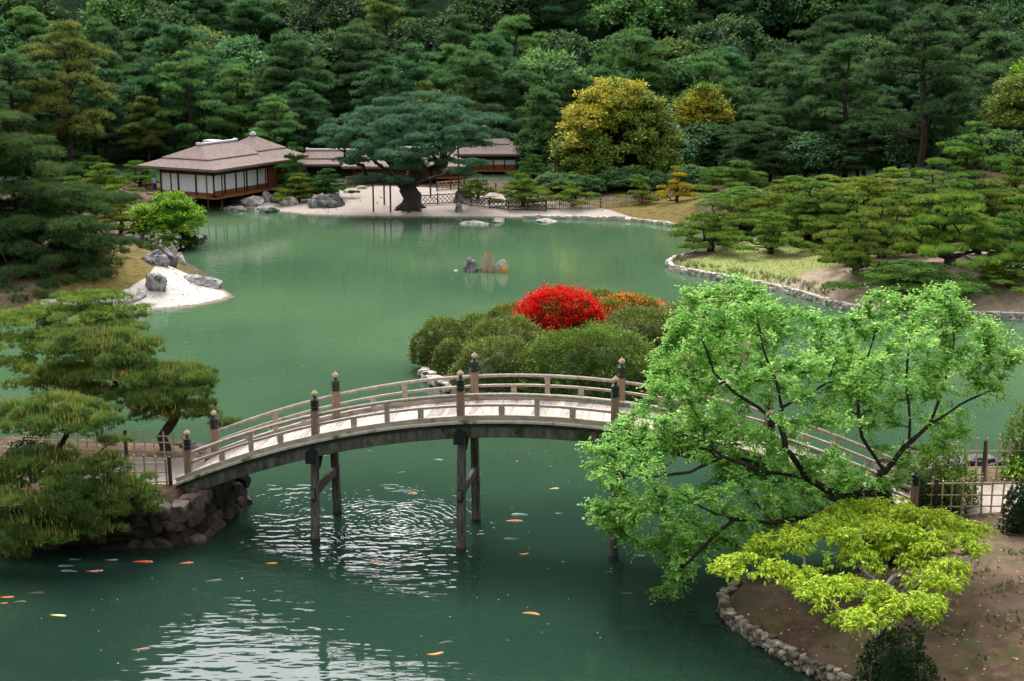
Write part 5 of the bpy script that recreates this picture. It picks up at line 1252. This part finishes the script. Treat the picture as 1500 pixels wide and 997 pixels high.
# --- azaleas on the island
ra = np.random.default_rng(61)
def dome_leaves(g, rng, rx, ry, H, n, L_, W_, mi=0, lo=-.12, amp=.17):
    d = unit(rng.normal(size=(n, 3))); d[:, 2] = np.where(d[:, 2] < 0, np.abs(d[:, 2]) * np.where(rng.uniform(size=n) < .25, -abs(lo), 1), d[:, 2]); d = unit(d)
    off = rng.uniform(0, 90, 3)
    n1 = np.array([noise.noise(Vector(q * 2.3 + off)) for q in d]); n2 = np.array([noise.noise(Vector(q * 7.5 * max(1, rx / 2) + off)) for q in d])
    P = d * [rx, ry, H] * (1 + amp * n1 + .075 * n2 + .06 * np.abs(rng.normal(size=n)) * (rng.uniform(size=n) < .3) - .08 * rng.uniform(0, 1, n) ** 2)[:, None]; P[:, 2] = np.maximum(P[:, 2], -.05)
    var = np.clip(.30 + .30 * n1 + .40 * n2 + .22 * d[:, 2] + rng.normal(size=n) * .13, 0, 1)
    leaves(g, rng, P, unit(d * .7 + np.array([0, 0, .35]) + rng.normal(size=d.shape) * .5), L_, W_, mi, var)

def azalea(u, vbase, wpx, hpx, y, label, mat='azalea', flower=None, fden=0, dep=.8, L_=.13, name='azalea_bush', npr=150, amp=.17):
    p = drop(u, vbase); p[2] -= .05; k = 1 / ppm(p[1], 1.5); rx = wpx * k / 2 * (1.14 if p[1] > 55 else 1.0); zt = Y(u, vbase - hpx, y)[2] if False else p[2] + hpx * k * .93
    H = zt - p[2]; ry = rx * dep
    root = thing(name, label, 'bush', p)
    area = math.pi * 2 * ((rx * ry) ** 1.6 / 3 + 2 * ((rx + ry) / 2 * H) ** 1.6 / 3) ** (1 / 1.6); n = int(min(area, 60) * npr * 4.4)
    g = Geo(); hull(g, ra, (0, 0, H * .02), rx, ry, H, 0, .02, .72, 3, -.1)
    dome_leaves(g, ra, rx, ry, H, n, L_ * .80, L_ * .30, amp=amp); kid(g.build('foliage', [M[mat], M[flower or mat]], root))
    if flower and fden:
        g = Geo(); dome_leaves(g, ra, rx * 1.04, ry * 1.04, H * 1.04, int(area * fden), .12, .05, amp=amp); kid(g.build('blossoms', M[flower], root))
    g = Geo()
    for q in range(7): a = q * .9; tube(g, [(math.cos(a) * .1, math.sin(a) * .1, -.2), (math.cos(a) * rx * .3, math.sin(a) * ry * .3, H * .3), (math.cos(a) * rx * .6, math.sin(a) * ry * .6, H * .6)], [.05, .035, .02], 5)
    kid(g.build('stems', M['bark'], root)); return root
azalea(820, 500, 122, 80, 68.5, 'brilliant red flowering azalea dome in the middle of the island', 'azalea_bright', 'red_flower', 950, amp=.08)
azalea(868, 566, 184, 92, 62.8, 'largest clipped green azalea mound directly below the red one', 'azalea_bright', npr=170)
azalea(738, 558, 126, 66, 63.0, 'brownish green azalea mound left of the largest one, behind the bridge rail')
azalea(745, 520, 120, 56, 65.5, 'dull green azalea mound between the left bushes and the red one')
azalea(648, 524, 80, 62, 64.5, 'dark rounded azalea at the left tip of the island')
azalea(700, 505, 88, 46, 67.5, 'bright green azalea patch at the back left of the island', 'azalea_bright')
azalea(760, 478, 90, 36, 70.5, 'light green azalea mound touching the left side of the red one', 'azalea_bright', 'orange_flower', 14)
azalea(920, 472, 100, 42, 71.5, 'orange and red flecked azalea behind the island, right of the red dome', 'azalea_bright', 'orange_flower', 150)
azalea(880, 458, 70, 34, 73.0, 'small olive azalea behind the red dome')
azalea(945, 510, 130, 62, 66.5, 'dark olive azalea mound right of the red dome')
azalea(1010, 505, 120, 62, 67.5, 'brown green azalea mound behind the spring green tree')
azalea(1070, 470, 130, 50, 70.5, 'azalea with a few red blooms glimpsed through the spring green tree', 'azalea', 'orange_flower', 16)
azalea(1000, 562, 90, 50, 62.0, 'low azalea behind the right bridge post and the spring green tree')
azalea(664, 536, 52, 44, 62.4, 'small greyish azalea with bare twigs at the left tip of the island')
# --- shrubs on the right bank
azalea(1500, 700, 66, 110, 47.0, 'reddish olive bush cut by the right edge beside the bamboo fence', 'leaf_olive', L_=.14, npr=80, amp=.38)
azalea(1496, 775, 60, 80, 44.3, 'dark shrub with pink blooms at the right edge before the fence', 'shrub_dark', 'pink_flower', 7, L_=.14, npr=80, amp=.38)
azalea(1384, 752, 36, 34, 45.2, 'little dark evergreen bush in front of the bamboo fence', 'shrub_dark', L_=.12, npr=120, amp=.38)
azalea(1325, 765, 110, 74, 44.4, 'dark shrub mass at the foot of the spring green tree', 'shrub_dark', L_=.14, npr=80, amp=.38)
azalea(1370, 745, 120, 96, 44.9, 'rounded yellow green shrub between the spring green tree and the bamboo fence', 'azalea_bright', L_=.15, npr=90, amp=.38)
azalea(1312, 1000, 104, 92, 34.0, 'dark evergreen shrub round the stem of the lime yellow tree', 'shrub_dark', L_=.13, npr=80, amp=.38)
azalea(45, 665, 60, 24, 47.4, 'low shrub with small white blooms beside the path at far left', 'shrub_dark', 'white_flower', 16, L_=.12, npr=120, amp=.38)
azalea(193, 665, 26, 26, 51.4, 'small bright shrub with a pink bloom behind the rear bamboo fence', 'leaf_maple', 'pink_flower', 20, L_=.12, npr=120, amp=.38)
sp_ = np.array([17.3, 45.2, 0]); sp_[2] = TZ(sp_[0], sp_[1])
root = thing('staked_sapling', 'thin staked sapling with a few fresh leaves before the right bamboo fence', 'sapling', sp_)
g = Geo(); tube(g, [(0, 0, -.2), (.02, 0, .9), (0, 0, 1.75)], [.055, .05, .04], 7); kid(g.build('stake', M['wood_dark'], root))
P = rg.normal(size=(150, 3)) * [.55, .3, .16] + [.1, 0, 1.75]; g = Geo(); leaves(g, rg, P, unit(rg.normal(size=P.shape)), .16, .06, 0, droop=.5); kid(g.build('foliage', M['leaf_maple'], root))

# --- lime yellow tiered tree, right foreground
yb = G(1287, 990, .95); yb[2] = TZ(yb[0], yb[1])
LY = [(1079, 832, 42, 17), (1140, 843, 36, 13), (1122, 812, 34, 13), (1150, 797, 44, 16), (1190, 775, 48, 17), (1225, 762, 40, 15), (1252, 752, 46, 16), (1298, 750, 46, 17), (1340, 760, 50, 17), (1385, 772, 46, 16), (1425, 782, 32, 14), (1215, 866, 60, 22), (1180, 852, 34, 14), (1246, 818, 40, 13), (1320, 806, 46, 17), (1365, 796, 40, 15), (1400, 803, 44, 15), (1300, 785, 50, 14), (1350, 825, 30, 10),
      (1373, 850, 46, 15), (1398, 838, 30, 12), (1310, 893, 56, 20), (1260, 912, 46, 18), (1352, 893, 46, 16), (1272, 785, 40, 13), (1290, 870, 26, 9), (1235, 790, 36, 12), (1265, 768, 36, 12), (1320, 775, 40, 12)]
pads = []
for (u, v, ru, rv) in LY:
    zz = 3.15 + rg.normal() * .12 + (.25 if v < 800 else 0) - (.35 if v > 880 else 0); c = G(u, v, zz); k = 1 / ppm(c[1], zz); pads.append((c - [0, 0, .15], ru * k * .96, ru * k * .76, .55))
root = thing('lime_tree', 'low spreading tree with flat tiers of bright lime yellow leaves in the right foreground', 'tree', yb)
g = Geo(); rl = np.random.default_rng(71)
for c, rx, ry, rz_ in pads:
    n = int(640 * rx * ry * 3.1); P, D, var = pad_points(rl, c, rx, ry, rz_, n // 5, .36, .10)
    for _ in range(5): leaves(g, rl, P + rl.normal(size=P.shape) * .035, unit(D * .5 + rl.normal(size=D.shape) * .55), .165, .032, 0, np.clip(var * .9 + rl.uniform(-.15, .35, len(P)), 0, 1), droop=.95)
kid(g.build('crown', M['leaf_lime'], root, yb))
tg = [c + np.array([0, 0, .02]) for c, *_ in pads]
for c, rx, ry, rz_ in pads:
    for _ in range(3): a = rl.uniform(0, 6.28); tg.append(c + np.array([math.cos(a) * rx * .6, math.sin(a) * ry * .6, .1]))
pos, rad, paths = skeleton(rl, [yb - [0, 0, .3], yb + [-.10, .1, .5], yb + [-.05, .5, 1.1], yb + [.3, .7, 1.5], yb + [.15, 1.3, 2.0]], .13, tg, .013, .3, .10, .1)
g = Geo(); wood(g, pos, rad, paths); kid(g.build('trunk', M['bark_grey'], root, yb, smooth=True))

# --- spring green tree beside the bridge
rc = np.random.default_rng(81)
OUT = np.array([(846, 682), (866, 640), (905, 622), (938, 590), (948, 545), (980, 490), (1010, 425), (1050, 405), (1092, 405), (1120, 432), (1165, 455), (1210, 470), (1245, 455), (1285, 430), (1340, 432), (1382, 405), (1410, 445), (1440, 470), (1478, 492), (1492, 528), (1452, 585), (1420, 620), (1395, 652), (1345, 672), (1320, 700), (1270, 728), (1195, 765), (1130, 795), (1080, 802), (1010, 812), (1008, 850), (978, 872), (958, 868), (985, 835), (960, 800), (905, 790), (858, 752), (882, 735), (905, 715)], float)
TYO = -.9
ct = np.array([11.8, 42.35, 0.0]); ct[2] = TZ(ct[0], ct[1])
cand = np.stack([rc.uniform(840, 1495, 6000), rc.uniform(400, 875, 6000)], -1)
dpx = sdf(cand[:, 0], cand[:, 1], OUT); cand = cand[dpx > 2]; dpx = dpx[dpx > 2]
holes = [(1000, 690, 52, 30), (930, 705, 26, 16), (1240, 735, 40, 24), (1160, 590, 24, 14), (1260, 660, 34, 16), (1100, 720, 30, 20), (950, 770, 30, 14), (1055, 760, 26, 14), (1230, 600, 26, 14), (1330, 600, 22, 18), (1400, 560, 24, 16), (1150, 500, 20, 12), (1270, 500, 22, 12), (1190, 660, 30, 12), (1075, 650, 24, 12), (1040, 480, 20, 12), (1440, 600, 30, 14), (1140, 610, 14, 46), (1190, 560, 40, 9), (1105, 570, 34, 10), (1330, 640, 40, 22), (1380, 590, 34, 18), (1290, 680, 40, 22), (1120, 600, 30, 18), (1210, 640, 46, 22), (1270, 640, 30, 18)]
pick = []
for (u, v), d in zip(cand, dpx):
    if any(((u - a) / b_) ** 2 + ((v - c) / e) ** 2 < 1 for a, c, b_, e in holes): continue
    if all((u - q[0]) ** 2 + ((v - q[1]) * 1.35) ** 2 > 17.5 ** 2 for q in pick): pick.append((u, v, d))
tips = []
for u, v, d in pick:
    rad_ = min(3.0, .35 + d * .036)
    f = (v - 640) / 200
    y_ = 43.3 + TYO + rc.uniform(-1, 1) * rad_ - .9 * f * 1.2
    y_ = min(y_, 44.0 + (1200 - u) * .004 if v > 540 else 47)
    tips.append(Y(u, v, y_))
tips = np.array(tips)
root = thing('spring_tree', 'large airy tree with spring green leaves before the right end of the bridge', 'tree', ct)
tr = [ct - [0, 0, .3], Y(1302, 742, 43.3 + TYO), Y(1294, 712, 43.3 + TYO), Y(1286, 692, 43.3 + TYO)]
LIMB_PX = [[(1296, 691, 43.3), (1326, 653, 43.4), (1362, 621, 43.6), (1407, 591, 43.8), (1452, 570, 44)], [(1331, 640, 43.4), (1333, 610, 43.6), (1326, 556, 43.8), (1332, 500, 44), (1340, 455, 44)], [(1362, 621, 43.6), (1385, 560, 43.3), (1398, 500, 43.4), (1392, 440, 43.5)],
    [(1290, 720, 43.3), (1211, 716, 42.9), (1181, 698, 42.7), (1153, 656, 42.4), (1143, 621, 42.4), (1146, 596, 42.4), (1176, 581, 42.5), (1211, 561, 42.7), (1226, 520, 43)], [(1143, 621, 42.4), (1111, 596, 42.3), (1076, 573, 42.4), (1046, 545, 42.6), (1030, 500, 42.8)], [(1146, 596, 42.4), (1138, 560, 42.5), (1120, 515, 42.7), (1108, 460, 43)],
    [(1181, 698, 42.7), (1120, 690, 42.2), (1060, 668, 41.9), (1031, 645, 41.9), (985, 630, 42)], [(1250, 735, 43.1), (1190, 752, 42.3), (1131, 765, 41.8), (1075, 760, 41.5), (1010, 735, 41.3), (960, 725, 41.3)], [(1075, 760, 41.5), (1040, 790, 41.2), (1000, 830, 41)], [(1296, 691, 43.3), (1262, 640, 43.3), (1256, 590, 43.6), (1268, 530, 44), (1285, 480, 44.2)], [(1060, 668, 41.9), (1010, 690, 41.5), (940, 700, 41.4), (890, 690, 41.5)]]
limbs = [np.array([Y(u, v, y + TYO) for u, v, y in lb]) for lb in LIMB_PX]
pos, rad, paths = skeleton(rc, tr, .21, tips, .008, .3, .030, .16, zpen=.9, limbs=limbs)
g = Geo(); wood(g, pos, rad, paths, 1.5)
# bare shoots
for k in range(38):
    t = tips[rc.integers(len(tips))]; a = rc.normal(size=2) * .25; tube(g, [t - [0, 0, .3], t + [a[0] * .4, a[1] * .4, .3], t + [a[0], a[1], .8]], [.011, .008, .004], 4)
kid(g.build('trunk', M['bark'], root, ct, smooth=True))
g = Geo()
endpts = []
for ids in paths[1:]:
    q = pos[ids]; m = len(q)
    for i_ in range(max(0, m - 4), m): endpts.append((q[i_], unit(q[i_] - q[i_ - 1]) if i_ else np.array([0, 0, 1.0])))
ep = np.array([e[0] for e in endpts]); ed = np.array([e[1] for e in endpts])
def sprays(n, length, pts, dirs):
    """short leafy shoots: leaves in two ranks along each"""
    k = rc.integers(0, len(pts), n); p = pts[k]; d = unit(dirs[k] * .6 + rc.normal(size=(n, 3)) * [.8, .8, .45] + np.array([0, 0, .18]))
    ln = length * rc.uniform(.5, 1.2, n); m = 9; var0 = np.clip(rc.normal(.45, .2, n), 0, 1); PP = []; DD = []; VV = []
    sd_v = unit(np.cross(d, np.array([0, 0, 1.0])))
    for i_ in range(m):
        t = (i_ + .6) / m; sg = 1 if i_ % 2 else -1
        PP.append(p + d * (ln * t)[:, None] + rc.normal(size=(n, 3)) * .02 - np.array([0, 0, .10]) * (t * t)); DD.append(unit(d * .55 + sd_v * sg * .8 + rc.normal(size=(n, 3)) * .3)); VV.append(np.clip(var0 * 1.05 - .08 + .34 * t * t + rc.normal(size=n) * .10, 0, 1))
    return np.concatenate(PP), np.concatenate(DD), np.concatenate(VV)
P, D, V_ = sprays(14000, .50, ep, ed)
# leaves keep off the heavy limbs, which stay bare
LP = np.concatenate([np.linspace(a, b, 14) for lb in limbs for a, b in zip(lb[:-1], lb[1:])]); keep = np.ones(len(P), bool)
for q in LP:
    dq = P - q; keep &= ~((np.abs(dq[:, 0]) < .11) & (np.abs(dq[:, 2]) < .11) & (dq[:, 1] < .5))
P, D, V_ = P[keep], D[keep], V_[keep]
leaves(g, rc, P, D, .135, .040, 0, V_, droop=.35)
kid(g.build('crown', M['leaf_spring'], root, ct))

# ------------------------------------------------------------------ the wooded hillside
def forest_pine(seed, H=12.0, R=4.2, n=46, irr=.2):
    rng = np.random.default_rng(seed); pads = []
    for k in range(n):
        q = (k + .5) / n; z = H * (.26 + .72 * q); rr_ = R * (1 - q ** 3.2) ** .6 * rng.uniform(.3, 1.0) * (.72 + .28 * min(1, q * 2.2)) + .1; a = rng.uniform(0, 6.28)
        rx = rng.uniform(1.0, 1.75) * (1 - .18 * q); pads.append((np.array([math.cos(a) * rr_, math.sin(a) * rr_, z + rng.normal() * .25 - .06 * rr_]), rx, rx * rng.uniform(.7, 1.1), rng.uniform(.35, .6)))
    tr = [(0, 0, -1.5), (rng.normal() * .3, rng.normal() * .2, H * .3), (rng.normal() * .4, rng.normal() * .3, H * .6), (0, 0, H * .95)]
    return pad_tree('pine_tree', 'x', 'pine tree', (0, 0, 0), tr, .26, pads, 'forest', rng, twigs=1, wig=.05, rise=.02)
def forest_broad(seed, H=10.0, R=4.4, n=95):
    rng = np.random.default_rng(seed)
    return broad_tree('broadleaf_tree', 'x', (0, 0, 0), R, H * .82, H * .15, n, 1.25, ['leaf_forest'], 26, .42, .15, rng, r0=.25)
FP = [forest_pine(200 + k, n=[46, 54, 40, 50, 44][k], R=[4.2, 4.6, 3.6, 5.0, 4.0][k]) for k in range(5)]
FB = [forest_broad(300 + k, R=[4.4, 3.8, 5.0][k]) for k in range(3)]
used_f = set(); rfo = np.random.default_rng(91)
ZONE = [(190, 'above the dark headland pine'), (430, 'behind the lakeside pavilion'), (570, 'behind the connecting wing'), (790, 'behind the old spreading pine'), (1080, 'behind the golden tree'), (1330, 'behind the clipped pine garden'), (9999, 'above the stone lantern slope')]
def forest_tree(u, y, h, kind, col, tint, rowword, wf=1.0, label=None, zz=None):
    p = np.array([(u - 750) / FPX * (y * CP + 12 * SP), y, 0]); p[2] = TZ(p[0], p[1]) - .3
    V = (FP if kind == 'p' else FB); V = V[rfo.integers(len(V))]; H0 = 12.0 if kind == 'p' else 10.0
    s = h / H0; sc_ = (s * wf, s * wf, s); rz = rfo.uniform(0, 6.28)
    zone = next(z for lim, z in ZONE if u < lim)
    lab = label or f"{col} {'layered pine' if kind == 'p' else 'broadleaf tree'} {rowword} {zone}"
    grp = 'trees of the wooded hillside'
    if V not in used_f:
        used_f.add(V); V.location = p; V.rotation_euler = (0, 0, rz); V.scale = sc_; tag(V, lab, 'pine tree' if kind == 'p' else 'tree', grp)
        for c in KIDS[V]: c.color = (*tint, 1)
    else: copy_tree(V, p, rz, sc_, lab, grp, None, tint)
TINTS = {'dark green': (.85, .95, .85), 'blue green': (.78, 1.03, 1.04), 'olive': (1.45, 1.20, .80), 'mid green': (1.15, 1.30, 1.0), 'deep green': (.65, .72, .68), 'brownish': (1.7, 1.15, .75)}  # tones multiplied into each tree's own colour
CS = list(TINTS)
ROWS = [(156, 74, (6.5, 9.5), 'in the front row'), (163, 70, (10, 13), 'in the second row'), (171, 72, (11, 14.5), 'on the lower slope'), (180, 74, (11, 14), 'on the middle slope'), (190, 78, (11, 14), 'higher on the slope'), (200, 84, (10, 14), 'at the top of the photo'), (211, 88, (10, 13), 'on the crest of the view')]
for ri, (y, du, hr, word) in enumerate(ROWS):
    u = -90 + ri * 23 % du
    while u < 1600:
        uu = u + rfo.normal() * 14; yy = y + rfo.normal() * 2.2
        u += du * rfo.uniform(.8, 1.2)
        if ri == 0 and (800 < uu < 1090 or 640 < uu < 790 or 250 < uu < 400): continue
        if ri == 1 and 850 < uu < 1000: continue
        pw = [.30, .22, .14, .16, .12, .06] if uu > 250 else [.34, .12, .12, .08, .12, .22]
        if uu > 1080: pw = [.42, .24, .06, .06, .20, .02]
        if ri >= 3: pw = [.24, .34, .08, .14, .18, .02]
        col = CS[rfo.choice(6, p=pw)]; t = np.array(TINTS[col]) * rfo.uniform(.78, 1.20) * (.90 if uu > 1080 else 1)
        kind = 'p' if rfo.uniform() < (.68 if ri < 3 else .45) else 'b'
        forest_tree(uu, yy, rfo.uniform(*hr), kind, col, tuple(t), word)
for k in range(9):
    col = CS[k % 2]; forest_tree(806 + k * 26 + rfo.normal() * 5, 139.5 + rfo.normal() * .6, rfo.uniform(2.0, 3.2), 'b', col, tuple(np.array(TINTS[col]) * rfo.uniform(.9, 1.2)), '', 1.5, 'waist high dark bush along the foot of the golden tree')
for k in range(26):
    uu = 800 + k * 29 + rfo.normal() * 6; col = CS[rfo.choice(6, p=[.36, .26, .06, .10, .22, 0])]
    forest_tree(uu, (150 if uu < 1080 else 141) + rfo.normal() * 1.5, rfo.uniform(4.2, 6.8), 'b' if rfo.uniform() < .6 else 'p', col, tuple(np.array(TINTS[col]) * rfo.uniform(.8, 1.05)), 'low at the forest foot', 1.25)
for (u, y, h, col, lab, wf) in ((100, 150, 15.5, 'brownish', 'tall brown tinged pine towering at the left of the forest edge', 1.0), (268, 163, 15, 'blue green', 'tall blue green pine left above the pavilion roof', 1.05), (430, 166, 14.5, 'dark green', 'tall dark pine above the right end of the pavilion roof', 1.0), (1345, 134, 15.5, 'deep green', 'tall dark pine with a visible trunk behind the tiered pines at right', 1.05), (1240, 146, 14, 'dark green', 'tall dark pine left of the trunk showing pine at right', 1.0), (1150, 150, 12, 'dark green', 'dark bushy pine behind the inlet pines', 1.1), (1450, 146, 14.5, 'dark green', 'tall dark pine above the stone lantern', 1.1), (1130, 143, 7, 'deep green', 'low dark pine behind the broad clipped pine', 1.2), (1270, 141, 7, 'deep green', 'low deep green pine behind the yellow tipped clipped pine', 1.3), (620, 160, 9, 'olive', 'olive pine just above the crown of the old pine', 1.1), (20, 146, 13, 'dark green', 'dark pine at the left edge above the headland', 1.1), (790, 152, 9, 'dark green', 'dark pine left of the dome shaped golden tree', .9)):
    forest_tree(u, y, h, 'p', col, TINTS[col], '', wf, lab)
